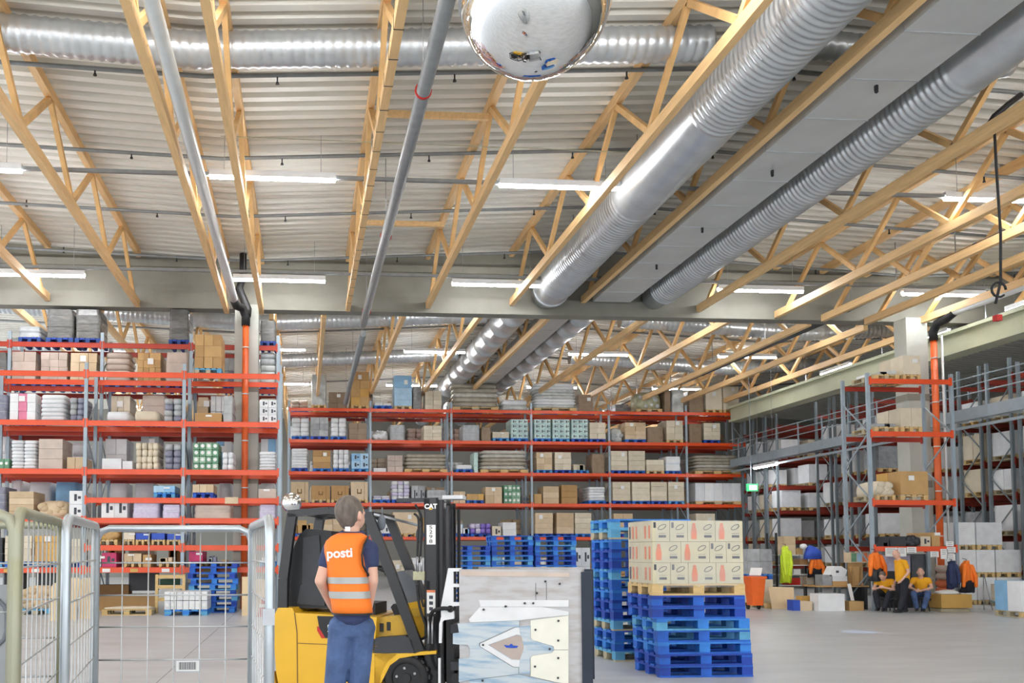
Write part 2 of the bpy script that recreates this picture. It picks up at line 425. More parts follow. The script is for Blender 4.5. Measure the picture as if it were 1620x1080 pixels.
follow(36.5, -.55, -12, 6.4, .27, 'ribbed cross duct behind the girder, further one')
follow(30.5, -.5, 11.2, 22, .27, 'ribbed cross duct behind the girder on the right')
follow(36.5, -.55, 11.2, 22, .27, 'further ribbed cross duct behind the girder on the right')
def spr(y, x0, x1, lab, heads=True, r=.04):
    pts = []; brk = [x0]+[v for v in (V1, RG, V2) if x0 < v < x1]+[x1]
    b = MB(); b.tube([(x, y, roof_z(x)-.24) for x in brk], r, 8); o = b.build('sprinkler_pipe', 'pipe_grey'); tag(o, lab, 'pipe', 'sprinkler pipes under the roof')
    if heads:
        x = x0+1.1
        while x < x1:
            z = roof_z(x)-.24
            h = MB(); h.box(x-.012, x+.012, y-.012, y+.012, z-.12, z); h.tube([(x, y, z-.16), (x, y, z-.12)], [.035, .02], 8); h.build('sprinkler_head', 'black', o); x += 3.1
for i, y in enumerate((11.9, 15.0, 18.2, 21.4, 24.7)): spr(y, -14, 25, 'grey sprinkler pipe under the front roof, %s row from the camera' % ORD[i])
for i, y in enumerate((28.5, 33, 38, 43)): spr(y, -14, 25, 'grey sprinkler pipe behind the girder, %s row from the girder' % ORD[i], False)
b = MB(); b.tube([(-1.95, 5, 8.5), (-1.95, 24.0, 8.42)], .11, 16); o = b.build('drain_pipe', 'pipe_white'); tag(o, 'pale grey drainpipe running along the left roof valley', 'pipe')
b = MB(); b.tube([(18.45, 12, 8.4), (18.35, 23.6, 8.35)], .11, 16); o = b.build('drain_pipe', 'pipe_white'); tag(o, 'pale grey drainpipe running along the right roof valley', 'pipe')
def down(x, y, z1, lab, frm):
    t = empty('down_pipe', (x, y, 0), 0, lab, 'pipe')
    b = MB(); b.tube([(0, 0, 0), (0, 0, z1)], .09, 14); b.build('pipe', 'orange_pipe', t)
    for z in (2, 3.3, 4.6, 5.9, 7.2): b = MB(); b.tube([(0, 0, z), (0, 0, z+.03)], .1, 14); b.build('clip', 'pipe_white', t)
    b = MB(); f = Vector(frm)-Vector((x, y, 0))
    b.tube([(0, 0, z1-.02), (0, 0, z1+.25), (f.x*.3, f.y*.2, z1+.45), (f.x*.8, f.y*.6, f.z-.12), tuple(f)], .12, 12); b.build('black_elbow', 'rubber', t)
DX = at(388, 600, Y=24.45).x
down(DX, 24.5, 7.85, 'orange downpipe fixed to the left concrete column', (-1.95, 23.95, 8.42))
down(at(1477, 600, Y=24.45).x, 24.4, 7.75, 'orange downpipe fixed to the right concrete column', (18.35, 23.5, 8.35))
b = MB(); b.tube([(at(1492, 600, Y=24.4).x, 24.4, 0), (at(1492, 600, Y=24.4).x, 24.4, 7.9)], .035, 10); o = b.build('thin_pipe', 'pipe_white'); tag(o, 'thin white pipe beside the orange downpipe on the right', 'pipe')
b = MB(); b.tube([(-1.75+.9*0-.0, 24.6, 9.9), (-1.75, 24.6, 9.2)], .1, 12); b.tube([(-1.75, 24.6, 9.25), (-1.85, 24.6, 8.9), (-1.6, 24.55, 8.3), (-1.62, 24.5, 8.1)], .11, 12)
o = b.build('rain_outlet', 'rubber'); tag(o, 'black rain outlet elbow below the left roof valley', 'pipe')
# hanging grey pipe with red clamps
hp = empty('hanging_pipe', (1.7, 5, 8.1), 0, 'long grey pipe hanging left of the mirror dome, with red clamps', 'pipe')
b = MB(); b.tube([(0, 0, .12), (-.05, 20.1, -.02)], .105, 16); b.build('pipe', 'pipe_grey', hp)
for y in (7.3, 13.2, 19.0):
    b = MB(); b.tube([(-.02, y, .08), (-.02, y+.05, .08)], .125, 16); b.build('clamp', 'redpaint', hp)
    b = MB(); b.tube([(-.02, y+.02, .1), (-.02, y+.02, 1.75)], .008, 6); b.build('hanger_rod', 'steel', hp)
b = MB(); b.tube([(1.72, 26, 8.05), (1.72, 34, 8.0), (1.74, 38, 7.95)], .1, 14); o = b.build('hanging_pipe', 'pipe_grey'); tag(o, 'grey hanging pipe continuing behind the concrete girder', 'pipe')
for y in (27, 32, 37): b = MB(); b.tube([(1.73, y, 8.05), (1.73, y, roof_z(1.7))], .008, 5); b.build('hanger_rod', 'steel', o)
plain_duct((16.2, 14, 8.95), (16.2, 25.1, 8.85), .12, 'dark grey pipe among the right trusses', 'pipe', 'pipe_dark', 3, 'ceiling_pipe')
plain_duct((16.2, 25.8, 8.8), (16.2, 46, 9.0), .14, 'dark grey pipe continuing behind the girder on the right', 'pipe', 'pipe_dark', 3, 'ceiling_pipe')
plain_duct((20.0, 15, 8.35), (20.0, 38.5, 8.25), .13, 'dark pipe running above the right walkway', 'pipe', 'pipe_dark', 3, 'ceiling_pipe')
b = MB(); b.box(19.35, 19.75, 14, 38.8, 7.55, 8.05); b.box(19.2, 19.9, 14, 38.8, 8.05, 8.15); b.box(19.25, 19.85, 14, 38.8, 7.45, 7.55)
o = b.build('eaves_beam', 'olivebeam'); tag(o, 'long pale olive beam running above the right walkway', 'beam')
# timber braces between two trusses
for i, (x0, x1, y) in enumerate(((1.3, 3.5, 12.6), (1.3, 3.5, 16.4), (1.3, 3.5, 22.0))):
    b = MB(); b.box(x0, x1, y-.04, y+.04, roof_z(2)-.34, roof_z(2)-.22); o = b.build('timber_brace', 'wood'); tag(o, 'short timber brace joining two trusses near hanging pipe, %s from the camera' % ORD[i], 'brace', 'timber braces')
# cable trays
for y, lab in ((17.65, 'perforated cable tray carrying the nearest row of lights'), (23.85, 'cable tray carrying the lights in front of the girder')):
    b = MB(); pts = [XL+8, 22]
    b.box(-12, 22, y-.03, y+.03, 9.12, 9.16); b.box(-12, 22, y-.035, y-.03, 9.12, 9.19); b.box(-12, 22, y+.03, y+.035, 9.12, 9.19)
    o = b.build('cable_tray', 'pipe_grey'); tag(o, lab, 'cable tray')
b = MB(); b.tube([(-1.6, 16.4, 9.35), (6, 16.4, 9.3), (7, 16.4, 9.3)], .008, 5); o = b.build('cable', 'olive'); tag(o, 'thin yellowish cable strung across under the roof', 'cable')
b = MB(); p = at(1570, 160, Y=14.2); q = at(1590, 330, Y=14.2)
hc = [at(1572, 180, Y=14.2), at(1576, 260, Y=14.2), at(1583, 370, Y=14.2), at(1583, 445, Y=14.2), at(1575, 480, Y=14.2)]
b.tube(hc, .022, 8); o = b.build('hanging_cable', 'rubber'); tag(o, 'black cable hanging down at the right with a red box', 'cable')
b = MB(); b.tube([at(1615, 150, Y=14.2), at(1595, 165, Y=14.2), at(1572, 185, Y=14.2), at(1566, 195, Y=14.2)], .05, 8); b.build('cable_bundle', 'rubber', o)
c_ = at(1578, 503, Y=14.2); b = MB(); b.box(c_.x-.05, c_.x+.05, 14.15, 14.25, c_.z-.05, c_.z+.05); b.build('red_box', 'redpaint', o)
b = MB(); c_ = at(1580, 458, Y=14.2); b.tube([c_+Vector((.13*math.cos(t*.5), 0, .13*math.sin(t*.5))) for t in range(12)], .02, 6); b.build('coil', 'rubber', o)

# ------------------------------------------------------------------ lights: fluorescent fittings
FT = {}
def fitting(x0, x1, y, z, lab, grp, ang=0):
    L = x1-x0 if ang == 0 else x1
    t = empty('light_fitting', (x0, y, z), ang, lab, 'light', grp)
    k = round(L, 2)
    if k not in FT:
        b = MB(); b.box(0, L, -.055, .055, .03, .1); b.box(0, L, -.06, -.052, -.02, .1); b.box(0, L, .052, .06, -.02, .1); me1 = b.mesh('housing', ['white'])
        b = MB(); b.tube([(.01, 0, -.035), (L-.01, 0, -.035)], .05, 8); me2 = b.mesh('tube', ['glow'])
        FT[k] = (me1, me2)
    place('housing', FT[k][0], t); place('tube', FT[k][1], t)
    b = MB()
    rz = roof_z(x0+L/2 if ang == 0 else x0)-z
    for x in (.3, L-.3): b = MB(); b.tube([(x, 0, .1), (x, 0, rz)], .006, 5); b.build('hanger', 'steel', t)
names = {17.65: 'nearest visible row of lights', 23.85: 'light row just in front of the girder', 27.6: 'light row just behind the girder', 34.0: 'second light row behind the girder', 41.0: 'third light row behind the girder', 48.0: 'last light row before the far wall'}
G_ = 'ceiling light fittings'
def row(y, cs, L):
    for i, c in enumerate(cs): fitting(c-L/2, c+L/2, y, 9.14 if y < 20 else 8.97 if y < 25 else 9.4, 'white tube light, %s from left in the %s' % (ORD[i], names[y]), G_)
row(17.65, (-6.9, -.67, 5.25, 14.9), 2.55)
row(23.85, (-7.15, -.71, 5.28, 12.85, 18.3), 2.5)
row(27.6, (-8.3, -.45, 5.0, 11.5, 16.9), 2.3)
row(34.0, (-8, -1.2, 5.05, 11.6, 17.7), 2.4)
row(41.0, (-8, -1.0, 5.0, 11.7, 17.8), 2.4)
row(48.0, (-8, -.5, 5.0, 11.7, 17.8), 2.4)
for y in (-3, 4.2, 11.0):
    for i, c in enumerate((-8, -1, 4.9, 13.6)):
        fitting(c-1.4, c+1.4, y, 9.45, 'white tube light overhead, %s from left in the row %s the camera' % (ORD[i], {-3: 'behind', 4.2: 'just ahead of', 11.0: 'well ahead of'}[y]), 'overhead tube lights near the camera')
for i, (x, y) in enumerate(((20.4, 22.2), (20.4, 26.4), (20.4, 31.5))):
    fitting(x, 1.9, y, 8.75-.5*0-.15, 'tube light beside the olive eaves beam, %s from the camera' % ORD[i], 'lights along the eaves beam', R(90))
# ------------------------------------------------------------------ pallet
def pallet_mesh(k, mats):
    """1.2 x 0.8 x 0.144 pallet, origin at the middle of its base"""
    b = MB(); rnd = random.Random(k)
    pk = lambda: rnd.randrange(len(mats))
    for y in (-.35, 0, .35): b.box(-.6, .6, y-.05, y+.05, 0, .022, pk())
    for y in (-.33, 0, .33):
        for x in (-.53, 0, .53): b.box(x-.07, x+.07, y-.065, y+.065, .022, .1, pk())
    for x in (-.53, 0, .53): b.box(x-.07, x+.07, -.4, .4, .1, .122, pk())
    for y in (-.335, -.165, 0, .165, .335): b.box(-.6, .6, y-.06, y+.06, .122, .144, pk())
    return b.mesh('pallet', mats)
PM = {'blue': [pallet_mesh(1, ['blue', 'blue2']), pallet_mesh(2, ['blue', 'blue3']), pallet_mesh(3, ['blue', 'blue', 'blue_worn']), pallet_mesh(4, ['blue3', 'blue']), pallet_mesh(5, ['blue2', 'blue_worn'])],
      'pine': [pallet_mesh(6, ['pine', 'pine_grey']), pallet_mesh(7, ['pine'])], 'deep': [pallet_mesh(8, ['blue_deep', 'blue3'])], 'worn': [pallet_mesh(9, ['blue_worn', 'pine_grey'])]}
def sub_pallet(kind, parent, w, d):
    o = place('pallet', random.choice(PM[kind]), parent, (0, 0, 0), R(90)); o.scale = (d/1.2, w/.8, 1); return o

# ------------------------------------------------------------------ goods; local frame: x centred, y centred, z up from the base
def goods(kind, w, d, h, mats, seed, nx=3, nz=4):
    r = random.Random(seed); b = MB()
    if kind == 'carton':
        ny = 2
        for k in range(nz):
            for i in range(nx):
                for j in range(ny):
                    e = .004; jx = r.uniform(-.006, .006); jy = r.uniform(-.01, .006)
                    b.box(-w/2+w*i/nx+e+jx, -w/2+w*(i+1)/nx-e+jx, -d/2+d*j/ny+e+jy, -d/2+d*(j+1)/ny-e, h*k/nz+.003, h*(k+1)/nz-.003, r.randrange(2))
        if r.random() < .5:
            x = r.uniform(-w*.3, w*.15); z = h*r.uniform(.55, .8); b.box(x, x+.16, -d/2-.018, -d/2-.014, z, z+.2*min(1, h), 2)
    elif kind == 'layer':          # sacks or trays in layers with soft edges
        for k in range(nz):
            z0, z1 = h*k/nz, h*(k+1)/nz; t = z1-z0
            for i in range(nx):
                cx = -w/2+w*(i+.5)/nx+r.uniform(-.01, .01); a = w/nx/2
                b.loft([((cx, 0, z0+.005), a*.93, d/2*.95), ((cx, 0, z0+t*.3), a*1.0, d/2), ((cx, 0, z0+t*.7), a*1.0, d/2), ((cx, 0, z1-.002), a*.93, d/2*.95)], r.randrange(2), True, True, 16, 7)
    elif kind == 'wrap':           # film-wrapped block, slightly bulging
        n = 5; rings = []
        for k in range(n+1):
            t = k/n; rings.append(((r.uniform(-.01, .01), 0, h*t), w/2*(1-.05*(t > .9)+r.uniform(-.025, .02)), d/2*(1+r.uniform(-.03, .02))))
        b.loft(rings, 0, False, True, 24, 9)
        for k in range(1, max(2, nz)): b.loft([((0, 0, h*k/nz-.006), w/2+.006, d/2+.006), ((0, 0, h*k/nz+.006), w/2+.006, d/2+.006)], 1, False, True, 24, 9)
    elif kind == 'dome':
        rings = [((0, 0, h*t), w/2*s, d/2*s) for t, s in ((0, .97), (.3, 1.02), (.6, 1.0), (.8, .93), (.93, .78), (1, .5))]
        b.loft(rings, 0, True, True, 16, 4)
        for k in range(8): b.ell((r.uniform(-w*.4, w*.4), -d/2*.9, h*r.uniform(.1, .8)), .12, .08, .1, 1, 8, 5)
    elif kind == 'sheet':          # flattened board or film, long and wavy
        for k in range(nz):
            z0 = h*k/nz; t = h/nz; s = r.uniform(-.04, .04); q = r.uniform(.0, .06)
            b.loft([((s, 0, z0+t*.05), w/2*(.94-q), d/2*.95), ((s, 0, z0+t*.35), w/2*(1-q*.5), d/2), ((s, 0, z0+t*.75), w/2*(1-q), d/2), ((s, 0, z0+t*.98), w/2*(.93-q), d/2*.93)], r.randrange(2), True, True, 14, 7)
    elif kind == 'pack':           # bottle packs with round faces
        for k in range(nz):
            for i in range(nx):
                x0 = -w/2+w*i/nx; z0 = h*k/nz
                b.box(x0+.006, x0+w/nx-.006, -d/2, d/2, z0+.004, z0+h/nz-.01, r.randrange(2))
                b.tube([(x0+w/nx/2, -d/2-.012, z0+h/nz*.52), (x0+w/nx/2, -d/2, z0+h/nz*.52)], min(w/nx, h/nz)*.3, 10, 2)
    elif kind == 'print':          # plain cartons with a dark printed mark each
        for k in range(nz):
            for i in range(nx):
                x0 = -w/2+w*i/nx; z0 = h*k/nz
                b.box(x0+.004, x0+w/nx-.004, -d/2, d/2, z0+.003, z0+h/nz-.003, r.randrange(2))
                b.box(x0+w/nx*.38, x0+w/nx*.58, -d/2-.004, -d/2-.001, z0+h/nz*.25, z0+h/nz*.75, 3)
                b.box(x0+w/nx*.66, x0+w/nx*.88, -d/2-.004, -d/2-.001, z0+h/nz*.4, z0+h/nz*.6, 3)
    elif kind == 'jumble':
        n = max(3, nx*2)
        for i in range(n):
            bw = w*r.uniform(.22, .4); bh = h*r.uniform(.35, 1 if i % 3 == 0 else .7); x = r.uniform(-w/2+bw/2, w/2-bw/2); y = (-d/2+.2) if i % 2 else d/2-.3
            b.box(x-bw/2, x+bw/2, y-.18, y+.18, 0, bh, r.randrange(2))
    elif kind == 'ubox':
        for i in range(nx):
            x0 = -w/2+w*i/nx; x1 = x0+w/nx
            b.box(x0+.004, x1-.004, -d/2, d/2, 0, h, r.randrange(2)); c = (x0+x1)/2; y0, y1 = -d/2-.006, -d/2-.001
            b.box(c-.1, c-.06, y0, y1, h*.38, h*.6, 3); b.box(c+.06, c+.1, y0, y1, h*.38, h*.6, 3); b.box(c-.1, c+.1, y0, y1, h*.33, h*.4, 3); b.box(x0+w/nx*.78, x0+w/nx*.795, y0, y1, 0, h, 3)
    return b
TONE = {  # key: (materials, words)
 'tan': (['tan', 'tan2'], 'tan'), 'kraft': (['kraft', 'kraft2'], 'brown'), 'amber': (['amber', 'kraft'], 'golden brown'), 'beige': (['beige', 'beige2'], 'beige'),
 'pink': (['pinkish', 'pinkish2'], 'greyish pink'), 'white': (['white', 'white2'], 'white'), 'grey': (['greyw', 'greyw2'], 'grey film-wrapped'), 'dark': (['darkw', 'darkw'], 'dark film-wrapped'),
 'brownw': (['brownw', 'brownw'], 'dull brown'), 'film': (['film', 'greyw'], 'shiny silvery'), 'olive': (['olive', 'film'], 'olive film-wrapped'), 'sheet': (['sheet', 'sheet2'], 'grey-beige'),
 'wsheet': (['film', 'white'], 'silvery white'), 'aqua': (['aqua', 'aqua2'], 'pale greenish'), 'ltblue': (['ltblue', 'ltblue2'], 'light blue'), 'green': (['green2', 'green'], 'green'),
 'lilac': (['lilac', 'white2'], 'pale lilac'), 'purple': (['purple', 'lilac'], 'purple'), 'indigo': (['indigo', 'greyw'], 'blue-grey'), 'pinkprint': (['pinkprint', 'white'], 'pink and white'),
 'magenta': (['magenta', 'white'], 'magenta'), 'crate': (['crate', 'blue3'], 'bright blue'), 'bluewhite': (['white', 'ltblue2'], 'blue and white'), 'dgreen': (['darkgreen', 'dkgrey'], 'dark green'), 'black': (['black', 'dkgrey'], 'black')}
NOUN = {'carton': 'carton stack', 'layer': 'layered stack', 'wrap': 'block', 'dome': 'rounded bundle', 'sheet': 'pile of flat sheets', 'pack': 'stack of drink packs', 'print': 'stack of printed cartons', 'jumble': 'loose boxes', 'ubox': 'tall carton with U marks'}
KN = {'carton': 'carton_stack', 'layer': 'layered_stack', 'wrap': 'wrapped_load', 'dome': 'rounded_bundle', 'sheet': 'flat_sheet_pile', 'pack': 'drink_pack_stack', 'print': 'printed_carton_stack', 'jumble': 'loose_boxes', 'ubox': 'tall_carton'}
SEED = [100]
BAYS = {}
def load(px0, px1, pyt, zb, Y, kind, tone, pal, label, grp, nx=3, nz=4, d=1.0, refpy=None):
    x0, x1 = X_(px0, Y), X_(px1, Y); zt = Z_(pyt, Y, (px0+px1)/2)
    for ys_, us in BAYS.items():
        if ys_-.3 < Y < ys_+.6:
            for u in us:
                if x0-.06 < u < x1+.06:
                    if u < (x0+x1)/2: x0 = u+.06
                    else: x1 = u-.06
    ph = .144 if pal else 0; h = max(.12, zt-zb-ph); w = x1-x0; SEED[0] += 1
    t = empty(KN[kind], ((x0+x1)/2, Y+d/2, zb), 0, label, 'pallet load' if pal else 'goods', grp)
    ms = list(TONE[tone][0])+['paper', 'ink_brown' if kind == 'ubox' else 'ink']
    goods(kind, w, d, h, ms, SEED[0], nx, nz).build('goods', ms, t, (0, 0, ph))
    if pal: sub_pallet(pal, t, w, d)
    return t

# ------------------------------------------------------------------ pallet racking (rows along x)
def upright(b, x, y0, y1, z, w=.09):
    for y in (y0, y1): b.box(x-w/2, x+w/2, y-.035, y+.035, 0, z)
    k = 0; q = .25; s = .9
    while q+s < z:
        b.beam((x, y0 if k % 2 else y1, q), (x, y1 if k % 2 else y0, q+s), .03, .03, 0, side=(1, 0, 0)); q += s; k += 1
def rack(xs_, y0, dep, top, levels, lab, grp, skip=(), pm='post', bm='beam_orange', front=True, bh=.14, rear_mat=None, base=0):
    """levels: list of beam tops; skip: set of (bay, level) without beams"""
    t = empty('pallet_rack', (xs_[0], y0, 0), 0, lab, 'pallet rack', grp)
    BAYS[y0] = xs_
    ox = xs_[0]
    for x in xs_:
        b = MB(); upright(b, x-ox, 0, dep, top)
        b.build('upright_frame', pm, t)
    for i in range(len(xs_)-1):
        for k, z in enumerate(levels):
            if (i, k) in skip: continue
            a, c = xs_[i]-ox+.045, xs_[i+1]-ox-.045
            for y, s in ((-.035, -1), (dep+.035, 1)):
                m_ = MB(); h2 = bh
                yy = y-.02 if s < 0 else y-.03
                m_.box(a, c, yy, yy+.05, z-h2, z-h2*.42); m_.box(a, c, yy+.012, yy+.05, z-h2*.42, z-.012); m_.box(a, c, yy, yy+.05, z-.012, z)
                m_.box(a-.03, a+.02, yy-.01, yy+.055, z-h2-.04, z+.05); m_.box(c-.02, c+.03, yy-.01, yy+.055, z-h2-.04, z+.05)
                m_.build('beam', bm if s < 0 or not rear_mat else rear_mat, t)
    return t
LF, LB = 23.5, 25.15                      # left rack: front row and the row behind it (column stands between)
LX = [-10.79, -8.26, -5.73, -3.19, -.67]
LZ = [6.28, 4.99, 3.715, 2.97, 2.44, 1.73, 1.155]
G1 = 'pallet racks'
rack(LX, LF, 1.1, 6.52, LZ, 'left orange pallet rack, front row with the concrete column in it', G1, skip={(0, 3), (1, 3), (0, 5), (1, 5)})
LBX = [X_(p, LB, 530) for p in (161, 302, 440)]; LBX = [LBX[0]-5.1, LBX[0]-2.55]+LBX
LBZ = [7.45, 6.2, 4.95, 3.7, 2.4, 1.15]
rack(LBX, LB+.1, 1.1, 7.75, LBZ, 'left orange pallet rack, taller back row', G1, bm='beam_red', pm='post')
FF = 39.0
FXs = [-.72, 2.9, 6.53, 10.16, 13.74, 17.34, 20.1]; FZ = [7.92, 6.52, 5.1, 3.72, 2.23]
rack(FXs, FF, 1.1, 8.25, FZ, 'far orange pallet rack, front row across the hall', G1)
rack(FXs, FF+1.75, 1.1, 8.0, FZ, 'far orange pallet rack, back row', G1, bm='beam_red')

LVN = {0: 'top', 1: 'second', 2: 'third', 3: 'fourth', 4: 'fifth', 5: 'sixth', 6: 'lowest'}
def fill(rows, name, grp, Y):
    for lv, z, items in rows:
        for i, it in enumerate(items):
            px0, px1, pyt, kind, tone, pal = it[:6]; nx, nz = it[6:8] if len(it) > 6 else (3, 4)
            yy = it[8] if len(it) > 8 else Y
            load(px0, px1, pyt, z+.002, yy, kind, tone, pal, '%s %s, %s from left, %s' % (TONE[tone][1], NOUN[kind], ORD[i], name % lv), grp, nx, nz)
B_ = LB+.12
fill([('top shelf', LBZ[0], [(24, 60, 516, 'wrap', 'grey', 'deep', 2, 2), (68, 112, 489, 'wrap', 'dark', 'deep', 2, 5), (114, 158, 489, 'wrap', 'dark', 'deep', 2, 4), (264, 300, 489, 'wrap', 'dark', 'deep', 2, 3), (410, 440, 507, 'wrap', 'dark', 'deep', 2, 2)]),
      ('second shelf', 6.2, [(-30, 8, 557, 'wrap', 'dark', 'blue'), (14, 53, 556, 'carton', 'pink', 'blue', 2, 3), (61, 103, 557, 'carton', 'pink', 'blue', 3, 4), (108, 150, 558, 'carton', 'tan', 'blue', 3, 3), (163, 203, 557, 'layer', 'pink', 'blue', 1, 5), (215, 252, 558, 'carton', 'kraft', 'blue', 4, 4), (260, 298, 557, 'wrap', 'pink', 'blue', 2, 3), (351, 369, 566, 'carton', 'indigo', 'blue', 2, 2), (410, 440, 557, 'layer', 'film', 'blue', 1, 5)]),
      ('third shelf', 4.95, [(-24, 12, 630, 'carton', 'white', 'blue'), (30, 70, 640, 'carton', 'beige', 'blue', 3, 2), (174, 204, 626, 'carton', 'beige', 'blue', 3, 2), (222, 262, 625, 'wrap', 'pink', 'blue', 2, 3), (312, 328, 628, 'carton', 'tan', 'blue', 1, 3), (332, 366, 626, 'pack', 'white', 'blue', 4, 2), (412, 440, 630, 'carton', 'beige', 'blue', 2, 2)]),
      ('fourth shelf', 3.7, [(-20, 14, 690, 'carton', 'white', 'blue'), (112, 134, 700, 'layer', 'white', 'blue', 1, 2), (166, 200, 694, 'carton', 'white', 'blue', 2, 2), (222, 250, 690, 'carton', 'grey', 'blue', 2, 2), (342, 366, 698, 'carton', 'bluewhite', 'blue', 2, 2), (412, 441, 694, 'carton', 'bluewhite', 'blue', 2, 2)]),
      ('fifth shelf', 2.4, [(2, 34, 760, 'layer', 'white', 'pine', 1, 1), (44, 80, 762, 'layer', 'white', 'blue', 1, 1), (86, 122, 762, 'layer', 'bluewhite', 'blue', 1, 1), (172, 202, 764, 'layer', 'white', 'blue', 1, 1), (212, 246, 764, 'layer', 'white', 'blue', 1, 1), (346, 366, 764, 'layer', 'white', 'blue', 1, 1), (412, 440, 764, 'layer', 'white', 'blue', 1, 1)]),
      ('lowest shelf', 1.15, [(160, 196, 838, 'jumble', 'amber', 'pine'), (205, 240, 840, 'carton', 'beige', 'blue', 2, 2), (262, 292, 838, 'jumble', 'kraft', 'blue'), (414, 441, 840, 'jumble', 'white', 'blue')])],
     '%s, left back rack', 'pallet loads in the left back rack', B_)
F_ = LF+.03
fill([('top shelf', LZ[0], [(306, 349, 529, 'carton', 'kraft', 'worn', 3, 3)]),
      ('second shelf', LZ[1], [(-26, 9, 624, 'wrap', 'indigo', None, 2, 3), (13, 54, 622, 'carton', 'pinkprint', None, 3, 3), (61, 101, 624, 'layer', 'white', None, 1, 6), (108, 150, 629, 'layer', 'indigo', None, 2, 4), (166, 203, 651, 'layer', 'white', None, 1, 1), (210, 250, 650, 'layer', 'beige', None, 1, 1), (258, 290, 630, 'layer', 'indigo', None, 2, 4), (307, 350, 653, 'carton', 'kraft', None, 1, 1), (352, 368, 626, 'wrap', 'grey', None, 1, 3), (410, 437, 632, 'print', 'white', None, 2, 3)]),
      ('third shelf', LZ[2], [(-26, 14, 725, 'pack', 'green', None, 4, 1), (16, 56, 696, 'layer', 'white', None, 2, 8), (60, 98, 694, 'carton', 'pink', None, 1, 3), (105, 148, 723, 'carton', 'tan', None, 2, 1), (161, 192, 725, 'carton', 'white', None, 1, 1), (193, 209, 729, 'carton', 'white', None, 1, 1), (214, 250, 700, 'layer', 'beige', None, 4, 4), (260, 290, 702, 'layer', 'indigo', None, 2, 4), (305, 345, 700, 'pack', 'green', None, 4, 4), (351, 369, 715, 'layer', 'white', None, 2, 3), (410, 437, 714, 'layer', 'white', None, 1, 6)]),
      ('middle extra shelf', LZ[3], [(243, 277, 768, 'carton', 'ltblue', 'blue', 2, 1), (305, 338, 766, 'carton', 'tan', 'blue', 3, 1), (409, 437, 773, 'carton', 'pink', None, 1, 1)]),
      ('fifth shelf', LZ[4], [(-26, 10, 770, 'wrap', 'indigo', None, 2, 4), (15, 54, 777, 'carton', 'tan', None, 1, 4), (60, 107, 791, 'dome', 'tan', None), (110, 149, 776, 'print', 'white', None, 1, 2), (161, 202, 788, 'print', 'white', None, 2, 1), (210, 252, 790, 'wrap', 'lilac', None, 2, 2), (257, 290, 798, 'wrap', 'lilac', None, 2, 2), (307, 366, 799, 'wrap', 'pink', None, 3, 2), (410, 437, 798, 'wrap', 'lilac', None, 2, 2)]),
      ('sixth shelf', LZ[5], [(156, 187, 836, 'dome', 'amber', 'pine'), (195, 214, 842, 'carton', 'beige', 'pine', 1, 1), (216, 238, 843, 'carton', 'crate', 'pine', 1, 1), (241, 262, 843, 'carton', 'crate', 'pine', 1, 1), (265, 287, 844, 'carton', 'crate', 'pine', 1, 1)]),
      ('lowest shelf', LZ[6], [(-30, 6, 850, 'carton', 'dgreen', 'blue', 2, 3), (10, 52, 847, 'carton', 'beige', 'blue', 2, 4), (57, 95, 847, 'carton', 'amber', 'blue', 2, 4), (97, 128, 852, 'carton', 'beige', 'blue', 2, 3), (155, 162, 878, 'carton', 'white', None, 1, 1), (163, 186, 874, 'print', 'magenta', None, 1, 1), (198, 225, 875, 'carton', 'tan', 'pine', 2, 1), (227, 240, 877, 'carton', 'kraft', None, 1, 1), (253, 280, 877, 'jumble', 'tan', 'pine'), (300, 322, 872, 'carton', 'magenta', 'pine', 1, 1), (326, 345, 878, 'jumble', 'indigo', 'pine'), (350, 372, 884, 'jumble', 'kraft', None), (412, 437, 876, 'jumble', 'white', 'blue')])],
     '%s, left front rack', 'pallet loads in the left front rack', F_)
N_ = FF+.02
